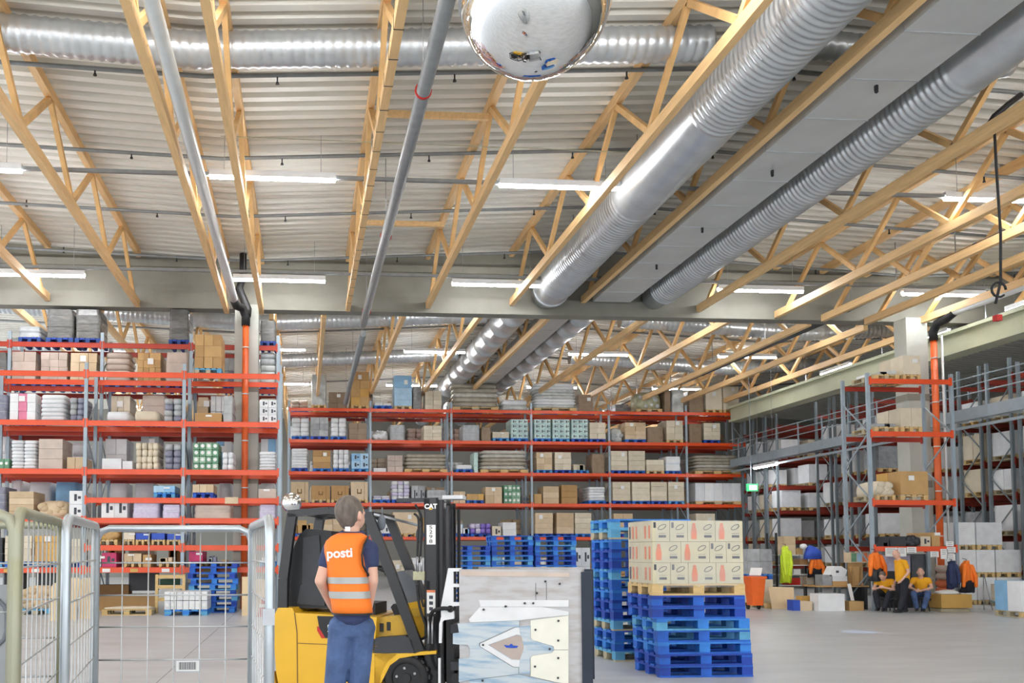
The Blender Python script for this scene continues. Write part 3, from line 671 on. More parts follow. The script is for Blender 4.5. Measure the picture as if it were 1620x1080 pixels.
fill([('top shelf', FZ[0], [(492, 516, 592, 'wrap', 'film', 'pine', 2, 2), (520, 547, 620, 'carton', 'brownw', None, 2, 3), (555, 584, 588, 'carton', 'amber', 'pine', 2, 4), (587, 590, 617, 'wrap', 'dark', None, 1, 2), (592, 620, 637, 'layer', 'white', 'blue', 2, 1), (624, 652, 594, 'carton', 'ltblue', 'pine', 1, 5), (653, 668, 611, 'wrap', 'dark', None, 2, 2), (673, 699, 618, 'carton', 'beige', None, 2, 4), (716, 790, 606, 'sheet', 'sheet', 'pine', 1, 5), (796, 838, 632, 'sheet', 'wsheet', None, 1, 2), (846, 914, 606, 'sheet', 'wsheet', 'pine', 1, 8), (917, 940, 624, 'carton', 'brownw', None, 1, 4), (1009, 1050, 619, 'dome', 'olive', 'pine'), (1053, 1064, 617, 'wrap', 'brownw', None, 1, 2), (1065, 1086, 616, 'wrap', 'film', None, 1, 3), (1092, 1117, 618, 'wrap', 'brownw', None, 1, 3), (1119, 1145, 611, 'carton', 'beige', 'pine', 1, 1), (1147, 1172, 611, 'carton', 'beige', 'pine', 1, 1)]),
      ('second shelf', FZ[1], [(461, 489, 661, 'layer', 'white', 'blue', 2, 4), (491, 519, 660, 'carton', 'grey', 'blue', 2, 3), (523, 548, 661, 'layer', 'white', 'blue', 2, 4), (552, 580, 669, 'carton', 'brownw', None, 2, 3), (590, 615, 680, 'dome', 'wsheet', None), (617, 641, 672, 'wrap', 'grey', None, 2, 2), (671, 699, 673, 'carton', 'beige', None, 2, 4), (732, 760, 672, 'wrap', 'grey', None, 2, 2), (762, 778, 676, 'wrap', 'brownw', None, 1, 2), (780, 806, 683, 'carton', 'beige', 'blue', 2, 1), (809, 836, 663, 'print', 'aqua', 'blue', 3, 4), (846, 872, 663, 'print', 'aqua', 'blue', 3, 4), (875, 902, 663, 'print', 'aqua', 'blue', 3, 4), (905, 931, 663, 'print', 'aqua', 'blue', 3, 4), (934, 959, 668, 'carton', 'beige', 'blue', 2, 3), (969, 987, 676, 'dome', 'film', None), (990, 1023, 668, 'carton', 'tan', 'blue', 2, 4), (1025, 1052, 675, 'wrap', 'brownw', None, 2, 2), (1056, 1082, 665, 'carton', 'beige', 'pine', 2, 3), (1092, 1113, 670, 'wrap', 'brownw', None, 2, 2), (1115, 1141, 669, 'carton', 'beige', 'blue', 2, 4)]),
      ('third shelf', FZ[2], [(461, 487, 709, 'layer', 'white', 'blue', 1, 7), (495, 523, 712, 'carton', 'kraft', 'blue', 2, 3), (527, 552, 711, 'layer', 'white', 'blue', 3, 4), (556, 583, 717, 'print', 'ltblue', 'blue', 2, 2), (591, 611, 740, 'carton', 'white', None, 1, 1), (613, 637, 720, 'carton', 'pink', None, 2, 3), (640, 708, 718, 'sheet', 'sheet', 'pine', 1, 4), (721, 748, 735, 'layer', 'bluewhite', 'blue', 1, 1), (750, 757, 716, 'wrap', 'aqua', None, 1, 1), (760, 836, 712, 'sheet', 'sheet', 'pine', 1, 5), (849, 874, 715, 'carton', 'tan', 'blue', 2, 3), (878, 904, 715, 'carton', 'beige', 'blue', 2, 3), (908, 932, 729, 'jumble', 'beige', 'blue'), (937, 958, 718, 'wrap', 'brownw', None, 1, 2), (967, 993, 713, 'carton', 'beige', 'blue', 1, 4), (995, 1021, 713, 'carton', 'beige', 'blue', 1, 4), (1023, 1051, 727, 'carton', 'beige', 'pine', 1, 2), (1054, 1078, 722, 'wrap', 'bluewhite', 'blue', 1, 2), (1100, 1172, 720, 'sheet', 'sheet', 'pine', 1, 5)]),
      ('fourth shelf', FZ[3], [(460, 488, 762, 'ubox', 'tan', 'pine', 1, 1), (493, 522, 768, 'ubox', 'kraft', 'pine', 1, 1), (524, 552, 768, 'ubox', 'kraft', 'pine', 1, 1), (555, 582, 762, 'ubox', 'tan', 'pine', 1, 1), (590, 617, 784, 'layer', 'lilac', 'blue', 2, 2), (620, 648, 761, 'layer', 'lilac', 'blue', 3, 5), (651, 672, 768, 'print', 'grey', None, 2, 1), (675, 708, 775, 'wrap', 'grey', None, 2, 1), (717, 736, 777, 'carton', 'tan', None, 2, 1), (738, 765, 781, 'carton', 'amber', 'blue', 3, 1), (768, 794, 770, 'carton', 'tan', None, 2, 2), (797, 823, 767, 'pack', 'green', None, 4, 3), (845, 857, 781, 'carton', 'kraft', None, 1, 1), (859, 884, 769, 'carton', 'tan', None, 1, 3), (888, 913, 767, 'carton', 'kraft', None, 1, 3), (931, 958, 770, 'layer', 'white', 'blue', 1, 5), (969, 997, 762, 'carton', 'beige', 'blue', 1, 3), (1000, 1028, 762, 'carton', 'beige', 'blue', 1, 3), (1030, 1055, 762, 'carton', 'beige', 'blue', 1, 4), (1057, 1082, 762, 'carton', 'beige', 'blue', 1, 4), (1100, 1172, 764, 'carton', 'white', 'pine', 5, 1)]),
      ('lowest shelf', FZ[4], [(464, 500, 820, 'jumble', 'kraft', 'blue'), (510, 560, 815, 'carton', 'tan', 'blue', 3, 2), (592, 619, 820, 'print', 'white', 'blue', 2, 2), (622, 662, 810, 'carton', 'tan', 'pine', 1, 1), (668, 708, 818, 'carton', 'kraft', 'blue', 2, 2), (719, 742, 826, 'jumble', 'bluewhite', 'blue'), (744, 776, 828, 'layer', 'purple', 'blue', 4, 2), (778, 792, 832, 'print', 'beige', None, 1, 1), (795, 816, 826, 'carton', 'bluewhite', None, 1, 2), (846, 874, 811, 'carton', 'tan', 'blue', 1, 4), (880, 907, 811, 'carton', 'tan', 'blue', 1, 3), (909, 935, 811, 'carton', 'beige', 'blue', 1, 4), (970, 1000, 812, 'carton', 'tan', 'blue', 2, 3), (1100, 1130, 812, 'carton', 'beige', 'pine', 2, 2)])],
     '%s, far rack', 'pallet loads in the far rack', N_)
rr = random.Random(5)
for i in range(6):
    for j in range(4 if i < 5 else 3):
        if (i*4+j) % 5 == 4: continue
        cx = FXs[i]+(FXs[i+1]-FXs[i])*(j+.5)/(4 if i < 5 else 3); tone = ('white', 'grey', 'kraft', 'bluewhite', 'beige')[(i*3+j) % 5]; SEED[0] += 1
        t = empty('floor_load', (cx, FF+.5, .002), 0, '%s goods on the floor, %s of the %s bay of far rack' % (TONE[tone][1], ORD[j], ORD[i]), 'pallet load', 'floor loads under the far rack')
        ms = list(TONE[tone][0])+['paper', 'ink']; goods(('carton', 'layer', 'carton')[(i+j) % 3], .8, .95, rr.uniform(.6, 1.2), ms, SEED[0], 2, 4).build('goods', ms, t, (0, 0, .144)); sub_pallet(('blue', 'pine')[(i+j) % 2], t, .8, .95)
for lv, z in enumerate(FZ):
    Yb = FF+1.8
    for i in range(6):
        x0, x1 = FXs[i], FXs[i+1]; n = 4 if i < 5 else 3
        for j in range(n):
            if rr.random() < .3: continue
            cx = x0+(x1-x0)*(j+.5)/n; hh = rr.choice((.35, .5, .65, .7)) if lv else .5
            tone = rr.choice(('white', 'tan', 'grey', 'beige', 'bluewhite', 'brownw', 'pink')); kd = rr.choice(('carton', 'layer', 'wrap'))
            SEED[0] += 1
            t = empty(KN[kd], (cx, Yb+.5, z+.002), 0, '%s %s, %s of the %s bay, %s shelf, far back rack' % (TONE[tone][1], NOUN[kd], ORD[j], ORD[i], LVN[lv] if lv < 4 else 'lowest'), 'pallet load', 'pallet loads in the far back rack')
            ms = list(TONE[tone][0])+['paper', 'ink']; goods(kd, .8, 1.0, hh, ms, SEED[0], 2, 3).build('goods', ms, t, (0, 0, .144)); sub_pallet('blue', t, .8, 1.0)
# price labels on the lowest beam of the left rack
for i, p in enumerate((12, 56, 95, 168, 212, 262, 328)):
    x = X_(p, LF-.07, 898); b = MB(); b.box(x-.1, x+.1, LF-.064, LF-.06, 1.03, 1.12)
    o = b.build('shelf_label', 'paper' if i % 2 else 'amber'); tag(o, '%s shelf label, %s from left on the lowest left beam' % ('white' if i % 2 else 'yellow', ORD[i]), 'label', 'labels on the lowest left beam')
b = MB(); b.box(X_(356, LF-.1), X_(377, LF-.1), LF-.1, LF-.065, 2.82, 2.99); o = b.build('cardboard_guard', 'tan'); tag(o, 'small tan cardboard piece taped to a left rack beam', 'cardboard')

# ------------------------------------------------------------------ small rack at the right, side frame towards us
UX = [at(1381, 900, Y=22.5).x, at(1511, 800, Y=22.5).x]; UY = 22.5
UZ = [Z_(600, UY, 1440), Z_(683, UY, 1440), Z_(791, UY, 1440), Z_(864, UY, 1440)]
rack(UX, UY, 1.1, Z_(590, UY, 1380), UZ, 'small orange rack at the right around the second concrete column', G1, bh=.13, rear_mat='beam_red')
fill([('top shelf', UZ[0], [(1388, 1428, 592, 'jumble', 'wsheet', 'pine', 3, 3), (1434, 1462, 562, 'carton', 'beige', 'pine', 1, 1)]),
      ('second shelf', UZ[1], [(1386, 1424, 664, 'jumble', 'grey', 'pine'), (1428, 1462, 645, 'carton', 'beige', 'pine', 2, 1)]),
      ('third shelf', UZ[2], [(1386, 1416, 760, 'dome', 'beige', 'pine'), (1424, 1468, 745, 'carton', 'amber', 'pine', 1, 1)]),
      ('lowest shelf', UZ[3], [(1387, 1404, 850, 'jumble', 'black', None), (1405, 1430, 848, 'carton', 'black', None, 1, 1), (1433, 1452, 848, 'dome', 'black', None), (1453, 1469, 848, 'print', 'beige', None, 1, 1), (1471, 1484, 842, 'carton', 'kraft', None, 1, 1)])],
     '%s, small right rack', 'goods in the small right rack', UY+.05)

# ------------------------------------------------------------------ aisles of racking beyond the walkway, rows along x
AX = 19.9; GA = 'racks beyond the walkway'
AYS = [38.0, 36.95, 35.9, 32.1, 30.9, 29.55, 26.15, 24.95, 23.75]
AZ = [8.2, 6.9, 5.55, 4.35, 3.3, 2.05, 1.0]
zmats = [('white', 'white2')]
for i, y in enumerate(AYS):
    xs_ = [AX, AX+3.6, AX+7.2] if y > 27 else [AX+1.25, AX+4.05, AX+6.85]
    t = rack(xs_, y, .9, 7.4 if y > 24 else 7.2, [z for z in AZ if z < 7.2 and abs(z-5.55) > .1 or z == 5.55][:6], 'tall grey rack with shade-darkened red beams beyond the walkway, %s from the far end' % ORD[i], GA, pm='post_dark', bm='beam_red_shaded')
    for lv, z in enumerate((1.0, 2.05, 3.3, 4.35, 5.55)):
        nb = 2
        for bay in range(nb):
            n = 3
            for j in range(n):
                if rr.random() < .12: continue
                cx = xs_[bay]+(xs_[bay+1]-xs_[bay])*(j+.5)/n; h = rr.choice((.62, .72, .78)); tone = rr.choice(('white', 'white', 'white', 'grey', 'beige')); SEED[0] += 1
                t = empty('carton_stack', (cx, y+.45, z+.002), 0, '%s cartons, %s of bay %s, %s shelf up, %s rack beyond the walkway' % (TONE[tone][1], ORD[j], ('one', 'two')[bay], ORD[lv], ORD[i]), 'pallet load', 'cartons beyond the walkway')
                ms = list(TONE[tone][0])+['paper', 'ink']; goods('carton', .82, .84, h, ms, SEED[0], 1, 1).build('goods', ms, t, (0, 0, .144)); sub_pallet('pine', t, .8, .85)
# walkway with railing
wk = empty('walkway', (19.3, 20, 5.4), 0, 'raised grey steel walkway with railing running back along the right side', 'walkway')
b = MB(); b.box(-.02, .04, 0, 18.8, 0, .34); b.build('edge_beam', 'post', wk)
b = MB(); b.box(.04, .55, 0, 18.8, .1, .15)
for k in range(37): b.box(.04, .55, k*.5, k*.5+.05, .0, .1)
b.build('deck', 'galv', wk)
b = MB(); b.box(.0, .05, 0, 18.8, -.25, -.17); b.box(.25, .3, 0, 18.8, -.2, -.12); b.build('lower_rail', 'post', wk)
for k in range(12):
    b = MB(); b.box(-.03, .01, .4+k*1.6, .44+k*1.6, .0, 1.25); b.build('railing_post', 'post', wk)
for z in (.75, 1.0, 1.22):
    b = MB(); b.tube([(-.01, 0, z), (-.01, 18.8, z)], .02, 8); b.build('railing', 'post', wk)
fitting(19.1, 1.8, 34.5, 5.15, 'tube light fixed under the walkway', 'lights along the eaves beam', R(90))
# exit sign by the end of the far rack
e1 = at(1180, 765, Y=36.5); e2 = at(1195, 777, Y=36.5)
b = MB(); b.box(e1.x, e2.x+.1, 36.45, 36.5, e2.z, e1.z); b.box(e1.x+.12, e2.x+.04, 36.44, 36.45, e2.z+.06, e1.z-.06, 1); o = b.build('exit_sign', ['gsign', 'wsign']); tag(o, 'small lit green exit sign by the end of the far rack', 'sign')
b = MB(); b.box((e1.x+e2.x)/2, (e1.x+e2.x)/2+.02, 36.47, 36.49, e1.z, roof_z(18.4)); b.build('bracket', 'post', o)
# ------------------------------------------------------------------ loose pallet stacks
BL = PM['blue']
def stack(x, y, rz, n, lab, grp, dx=0, worn=(), shift=None, h=.1445):
    for k in range(n):
        ox, oy = (shift[k] if shift else (random.uniform(-.012, .012)+dx*k, random.uniform(-.01, .01)))
        me = PM['worn'][0] if k in worn else BL[(k*7+n+int(x*3)) % len(BL)]
        c, s = math.cos(rz), math.sin(rz)
        o = place('pallet', me, None, (x+c*ox-s*oy, y+s*ox+c*oy, k*h), rz+random.uniform(-.008, .008))
        tag(o, '%s pallet, %s from the floor in the %s' % ('worn pale' if k in worn else 'blue', ORD[k], lab), 'pallet', grp)
n1 = at(1042, 1072, Z=0); th = R(1.0)
cx, cy = n1.x+.6*math.cos(th)-.4*math.sin(th), n1.y+.6*math.sin(th)+.4*math.cos(th)
sh = [(.02, 0), (.01, -.01), (0, 0), (0, .01), (-.01, 0), (-.06, 0), (-.07, -.01)]
stack(cx, cy, th, 7, 'stack below the bottle cartons', 'blue pallets under the bottle cartons', shift=sh, worn=())
n2, l2 = at(977, 1047, Z=0), at(948, 1038.5, Z=0); th2 = math.atan2(-(l2.x-n2.x), l2.y-n2.y)
stack(n2.x+.6*math.cos(th2)-.4*math.sin(th2)-.0, n2.y+.45+.6*math.sin(th2)*.5, th2*.6, 14, 'tall stack behind the cartons', 'blue pallets of the tall stack', dx=-.004, worn=(0, 3, 12))
sy = 25.2
for px, n, nm in ((743, 12, 'left stack behind the forklift clamp'), (811, 14, 'middle stack behind the forklift clamp'), (879.5, 14, 'right stack behind the forklift clamp')):
    stack(X_(px, sy, 880), sy+.4, 0, n, nm, 'blue pallets stacked behind the clamp')
# bottle cartons on a pine pallet
cl = empty('wrapped_pallet', (cx-.06, cy, 7*.1445), th, 'film-wrapped beige cartons with orange bottle prints on top of blue pallets', 'pallet load')
place('pallet', PM['pine'][1], cl)
H0, LH = .146, .262
for k in range(3):
    ws = [.23, .23, .36, .36] if k != 1 else [.37, .37, .22, .22]
    x = -.59
    for i, wd in enumerate(ws):
        b = MB(); z0 = H0+k*LH
        b.box(x+.003, x+wd-.003, -.39, 0, z0, z0+LH-.004, 0)
        big = wd > .3; f0, f1 = -.393, -.3905
        if big:
            b.prism([(x+.05, z0+.03), (x+.115, z0+.03), (x+.12, z0+.12), (x+.105, z0+.19), (x+.1, z0+.23), (x+.065, z0+.23), (x+.06, z0+.19), (x+.045, z0+.12)], f0, f1, 1)
        else: b.box(x+.02, x+.05, f0, f1, z0+.17, z0+.24, 2)
        ex = x+wd-.1; ez = z0+.18
        pts = [(ex+.05*math.cos(t*.5236)+.014*math.sin(t*.5236), f0, ez+.032*math.sin(t*.5236)+.012*math.cos(t*.5236)) for t in range(12)]
        b.tube(pts, .004, 5, 2, close=True)
        b.box(ex-.045, ex+.05, f0, f1, z0+.1, z0+.104, 2); b.box(ex-.045, ex+.05, f0, f1, z0+.05, z0+.08, 2)
        b.build('carton', ['carton_beige', 'orange_print', 'ink'], cl); x += wd
    for j in range(2):
        b = MB(); z0 = H0+k*LH; b.box(-.59+.6*j+.003, .01+.57*j-.003, .003, .39, z0, z0+LH-.004, 0)
        if j == 0:
            for q in (.08, .2, .3): b.box(-.593, -.5905, q, q+.05, z0+.04, z0+.2, 1 if q < .25 else 2)
        b.build('carton', ['carton_beige', 'orange_print', 'ink'], cl)
    b = MB(); z0 = H0+k*LH
    for q in (-.33, -.2): b.box(-.5915, -.588, q, q+.05, z0+.04, z0+.2)
    b.build('side_print', 'orange_print', cl)
def film_mat():
    m = mat('stretch', (236, 238, 240), .18, 0, var=.02, bump=.6, bscale=5); nt = m.node_tree; b = nt.nodes['Principled BSDF']
    n = nt.nodes.new('ShaderNodeTexNoise'); n.inputs['Scale'].default_value = 3; r = nt.nodes.new('ShaderNodeMapRange')
    r.inputs['To Min'].default_value = .0; r.inputs['To Max'].default_value = .38; nt.links.new(n.outputs['Fac'], r.inputs[0]); nt.links.new(r.outputs[0], b.inputs['Alpha'])
film_mat()
b = MB(); b.loft([((0, 0, .1), .6, .4), ((0, 0, .5), .603, .402), ((0, 0, H0+3*LH+.004), .6, .398)], 0, False, True, 24, 14)
b.build('stretch_film', 'stretch', cl)

# ------------------------------------------------------------------ mirror dome and small mirror
md = empty('mirror_dome', (1.92, 7.1, 6.2), 0, 'large silvery mirror dome hanging from the roof at the top', 'mirror')
b = MB(); prof = [(.63*math.cos(t), -.63*math.sin(t)) for t in [i*math.pi/2/20 for i in range(20)]]+[(.012, -.63)]
b.tube([(0, 0, z) for r, z in prof], [max(r, .002) for r, z in prof], 64, 0, False); b.build('dome', 'mirror', md)
b = MB(); b.tube([(0, 0, -.015), (0, 0, .02)], [.65, .65], 48); b.tube([(0, 0, .02), (0, 0, .16), (0, 0, .22)], [.6, .45, .1], 32); b.build('rim', 'clamp_white', md)
b = MB()
for q in range(3): b.tube([(.5*math.cos(q*2.1), .5*math.sin(q*2.1), .1), (.1*math.cos(q*2.1), .1*math.sin(q*2.1), 2.4)], .004, 5)
b.build('wire', 'steel', md)
c_ = at(461, 795, Y=22.6); sm = empty('round_mirror', c_, 0, 'small round convex mirror fixed at the end of the left rack', 'mirror')
b = MB(); b.ell((0, 0, 0), .26, .16, .26, 0, 24, 14); b.build('mirror_glass', 'mirror', sm)
b = MB(); b.tube([(-.2, .3, 0), (-.32, .88, 0)], .02, 6); b.tube([(0, .05, 0), (-.2, .35, 0)], .02, 6); b.build('bracket', 'post', sm)

# ------------------------------------------------------------------ forklift
FA = R(-19); FO = Vector((-.338, 9.67, 0))
hx = Vector((math.cos(FA), math.sin(FA), 0)); hy = Vector((-math.sin(FA), math.cos(FA), 0))
def flp(px, py, y=0.0):
    r = ray(px, py); P = FO+hy*y
    t = (P.dot(hy))/(r.dot(hy)); w_ = Vector((0, 0, EYE))+r*t
    return ((w_-FO).dot(hx), w_.z)
def P_(pts, y=0.0): return [flp(a, c, y) for a, c in pts]
fk = empty('forklift', FO, FA, 'yellow forklift truck with black overhead guard and a big clamp attachment', 'forklift')
b = MB()
b.prism(P_([(437, 1064), (433, 1010), (434, 972), (440, 961), (462, 961), (466, 969), (596, 976), (592, 1034), (630, 1033), (612, 1048), (603, 1066), (600, 1092), (600, 1108), (445, 1108)]), 0, 1.05, 0)
b.build('counterweight_body', 'yellow', fk)
b = MB(); q = P_([(433, 1062), (437, 1085), (600, 1090), (600, 1096), (436, 1096), (430, 1070)]); b.prism(q, -.012, 1.06); b.build('bumper_edge', 'yellow_dirty', fk)
b = MB(); fz = flp(640, 1034)
b.prism(P_([(592, 1033), (625, 1034), (655, 1031), (690, 1029), (690, 1034), (655, 1037), (632, 1041), (617, 1052), (608, 1070), (600, 1085), (592, 1085)]), 0, .28); b.build('fender', 'yellow', fk)
b = MB(); b.prism(P_([(592, 1033), (690, 1030), (690, 1045), (592, 1045)]), .28, 1.05); b.build('floor_frame', 'yellow_dirty', fk)
b = MB()
s_ = P_([(466, 969), (470, 1000), (471, 1100)]); 
for u, v in zip(s_, s_[1:]): b.beam((u[0], -.002, u[1]), (v[0], -.002, v[1]), .01, .006)
s_ = P_([(471, 1017), (597, 1022)]); b.beam((s_[0][0], -.002, s_[0][1]), (s_[1][0], -.002, s_[1][1]), .01, .006); b.build('panel_gap', 'ink_brown', fk)
b = MB(); b.prism(P_([(502, 974), (565, 975), (565, 1009), (515, 1009), (505, 992)]), -.006, -.001, 0); b.prism(P_([(502, 990), (505, 992), (515, 1009), (509, 1009), (502, 997)]), -.008, -.001, 1)
b.build('side_decal', ['black', 'redpaint'], fk)
tx = flp(526, 994); text('model_number', '20', .105, 'paper', fk, (tx[0], -.009, tx[1]), (R(90), 0, 0), .001, bold=.004)
b = MB(); b.prism(P_([(590, 978), (636, 972), (642, 980), (645, 1008), (590, 1012)], .12), .12, .95)
for p in ((604, 990), (615, 988)): u = flp(*p, .12); b.box(u[0]-.02, u[0]+.02, .11, .125, u[1]-.06, u[1]+.03, 1)
b.build('battery_box', ['yellow_dirty', 'black'], fk)
b = MB(); b.prism(P_([(576, 1014), (600, 1008), (640, 1005), (652, 1012), (656, 1033), (576, 1033)]), .0, .3); b.build('step', 'dkgrey', fk)
# seat unit: tall black back shell, seat
b = MB(); b.prism(P_([(457, 962), (454, 930), (462, 872), (474, 845), (484, 836), (524, 840), (530, 900), (528, 962)], .22), .22, .88, 0)
b.build('rear_shell', 'black', fk)
b = MB(); b.prism(P_([(478, 925), (480, 850), (505, 846), (510, 925)], .2), .195, .22); b.prism(P_([(470, 955), (476, 925), (512, 925), (514, 958)], .2), .19, .22); b.build('shell_panel', 'dkgrey', fk)
b = MB(); u = flp(540, 960, .5); b.box(u[0]-.05, u[0]+.45, .28, .8, u[1]-.1, u[1]+.06); b.box(u[0]-.06, u[0]+.06, .28, .8, u[1], u[1]+.55); b.build('seat', 'rubber', fk)
b = MB()
for a, c in ((620, 968), (610, 945)): pass
b.prism(P_([(618, 960), (622, 955), (633, 956), (640, 975), (628, 982)], .25), .25, .4); b.build('armrest', 'rubber', fk)
# guard: legs, roof frame, roof bars
def gb(pts, y, w_=.08, h_=.09, nm='guard_bar', m='black_mast', yoff=0):
    q = P_(pts, yoff); bb = MB()
    for u, v in zip(q, q[1:]): bb.beam((u[0], y, u[1]), (v[0], y, v[1]), w_, h_, 0, side=(0, 1, 0))
    return bb.build(nm, m, fk)
rl = [(446, 968), (447, 915), (457, 838), (461, 812)]; fl_ = [(581, 814), (618, 908), (663, 1031)]
for y in (.04, 1.01):
    gb(rl, y, .07, .105, 'rear_guard_leg'); gb(fl_, y, .08, .105, 'front_guard_leg'); gb([(455, 812), (520, 807), (588, 815)], y, .07, .075, 'roof_rail')
for px in (459, 478, 498, 518, 538, 558, 575, 586):
    u = flp(px, 811); bb = MB(); bb.beam((u[0], .04, u[1]), (u[0], 1.01, u[1]), .05, .03); bb.build('roof_bar', 'black_mast', fk)
u = flp(588, 814); 
b = MB(); b.beam((u[0], .06, u[1]+.01), (u[0]+.42, .45, u[1]-.1), .03, .02); b.beam((u[0], .2, u[1]+.01), (u[0]+.38, .55, u[1]-.1), .03, .02); b.build('front_strut', 'steel', fk)
for px, py, y, m_k in ((604, 826, .1, 'front mirror'), (664, 846, .5, 'side mirror')):
    u = flp(px, py, y); b = MB(); b.ell((u[0], y, u[1]), .045, .02, .085); b.tube([(u[0], y+.02, u[1]+.07), (u[0]-.02, y+.1, u[1]+.16)], .008, 6); b.build('mirror', 'midgrey', fk)
# steering
u = flp(650, 905, .5); b = MB(); ring = []
for t in range(20):
    a = t*math.pi/10; ring.append((u[0]-.28+.17*math.cos(a)*.9, .5+.17*math.sin(a), u[1]+.02+.17*math.cos(a)*-.35))
b.tube(ring, .014, 8, close=True); b.tube([(u[0]-.28, .5, u[1]), (u[0]-.1, .5, u[1]-.2)], .03, 8)
for t in (0, 7, 13): b.tube([ring[t], (u[0]-.28, .5, u[1]+.01)], .01, 6)
b.build('steering_wheel', 'rubber', fk)
b = MB(); b.prism(P_([(622, 905), (640, 902), (655, 918), (668, 952), (664, 962), (640, 950), (628, 930)], .35), .35, .75); b.build('dashboard', 'midgrey', fk)
b = MB(); b.prism(P_([(640, 955), (672, 948), (676, 1004), (664, 1012), (652, 1010)], .25), .25, .9); b.build('front_cowl', 'yellow', fk)
b = MB(); b.prism(P_([(648, 962), (674, 962), (674, 975), (650, 975)], .24), .235, .25); b.build('cowl_ledge', 'yellow_dirty', fk)
# mast
MX = flp(671, 900, .08)[0]; MX2 = flp(693, 900, .08)[0]; MT = flp(680, 787, .08)[1]
for i, y in enumerate((.08, .82)):
    b = MB(); b.box(MX, MX2, y, y+.02, .1, MT); b.box(MX, MX+.02, y, y+.07, .1, MT); b.box(MX2-.02, MX2, y, y+.07, .1, MT); b.build('mast_rail', 'black_mast', fk)
    b = MB(); b.box(MX+.05, MX2+.05, y+.045, y+.06, .12, MT-.02); b.box(MX2+.03, MX2+.05, y+.045, y+.12, .12, MT-.02); b.box(MX2+.07, MX2+.1, y+.08, y+.14, .2, MT-.08); b.build('inner_mast_rail', 'black_mast', fk)
b = MB()
for z in (MT-.06, 1.2, .3): b.box(MX, MX+.06, .08, .91, z-.05, z+.05)
b.build('mast_crossbar', 'black', fk)
for y in (.2, .75):
    b = MB(); b.tube([(MX+.1, y, .12), (MX+.1, y, MT-.1)], .035, 10); b.tube([(MX+.1, y, MT-.1), (MX+.1, y, MT-.02)], .022, 10, 1); b.build('lift_cylinder', ['black', 'steel'], fk)
b = MB(); b.tube([(MX+.16, .5, .3), (MX+.16, .5, MT-.1)], .045, 12); b.build('lift_cylinder', 'dkgrey', fk)
b = MB()
for y in (.42, .6): b.box(MX+.2, MX+.22, y, y+.03, .5, MT-.1)
b.build('lift_chain', 'dkgrey', fk)
b = MB(); v = MT+.015; b.box(MX-.3, MX+.05, .1, .14, MT-.04, MT); b.build('top_plate', 'dkgrey', fk)
b = MB(); b.box(MX2+.0, MX2+.22, .35, .6, MT-.0, MT+.04); b.build('top_pulley_cover', 'white2', fk)
cm = (MX+MX2)/2
text('maker_badge', 'CAT', .068, 'paper', fk, (cm, .074, flp(682, 801, .08)[1]), (R(90), 0, 0), .002, bold=.003)
zb_ = flp(682, 805, .08)[1]; b = MB(); b.prism([(cm-.02, zb_-.008), (cm+.02, zb_-.008), (cm, zb_+.018)], .068, .0715); b.build('badge_triangle', 'yellow', fk)
z1, z0 = flp(684, 830, .08)[1], flp(684, 861, .08)[1]
b = MB(); b.box(cm-.045, cm+.05, .072, .08, z0, z1); pl = b.build('number_plate', 'paper', fk)
for i, ch in enumerate('5298'):
    text('digit', ch, .052, 'black', pl, (cm, .071, z1-.028-i*(z1-z0-.012)/4), (R(90), R(0), 0), .001, sx=1.5)
z1, z0 = flp(684, 933, .08)[1], flp(684, 970, .08)[1]
b = MB(); b.box(cm-.045, cm+.045, .072, .08, z0, z1, 0); b.box(cm-.045, cm+.045, .07, .072, z1-.025, z1, 1)
for i in range(3): b.box(cm-.02, cm+.02, .07, .072, z0+.03+i*.06, z0+.065+i*.06, 2)
b.build('warning_label', ['paper', 'orange_print', 'ink'], fk)
# hoses
def hose(pts, r=.012, m='rubber', nm='hose'):
    q = [Vector(p) for p in pts]; out = []
    for i in range(len(q)-1):
        p0, p1, p2, p3 = q[max(i-1, 0)], q[i], q[i+1], q[min(i+2, len(q)-1)]
        for s in range(5):
            t = s/5; out.append(.5*((2*p1)+(p2-p0)*t+(2*p0-5*p1+4*p2-p3)*t*t+(3*p1-p0-3*p2+p3)*t**3))
    out.append(q[-1]); b = MB(); b.tube(out, r, 8); return b.build(nm, m, fk)
def fl3(px, py, y): u = flp(px, py, y); return (u[0], y, u[1])
hose([fl3(655, 812, .1), fl3(662, 822, .1), fl3(661, 860, .1), fl3(660, 900, .08), fl3(664, 935, .06), fl3(670, 960, .05)])
hose([fl3(657, 798, .12), fl3(667, 820, .12), fl3(666, 860, .1), fl3(664, 890, .1)])
for px in (660, 666):
    b = MB(); b.tube([fl3(px, 880, .05), fl3(px+1, 905, .05)], .012, 8); b.build('hose_fitting', 'steel', fk)
u = flp(663, 908, .06); b = MB(); b.box(u[0]-.06, u[0]+.06, .04, .12, u[1]-.06, u[1]+.03); b.build('valve_block', 'olive', fk)
hose([fl3(712, 963, -.2), fl3(700, 962, -.22), fl3(685, 967, -.12), fl3(680, 980, -.02), fl3(680, 1000, 0)], .02)
b = MB()
for px in (678, 684): b.tube([fl3(px, 975, -.02), fl3(px, 1018, -.02)], .012, 8)
b.build('hose_fitting', 'steel', fk)
b = MB(); u = flp(712, 963, -.2); b.tube([(u[0], -.2, u[1]), (u[0]+.01, -.14, u[1])], .035, 12); b.build('hose_end', 'rubber', fk)
hose([fl3(681, 1018, 0), fl3(680, 1035, .02), fl3(686, 1055, .03), fl3(694, 1062, .05)], .012)
hose([fl3(660, 925, .05), fl3(664, 960, .05), fl3(676, 1000, .05), fl3(665, 1012, .1)], .014)
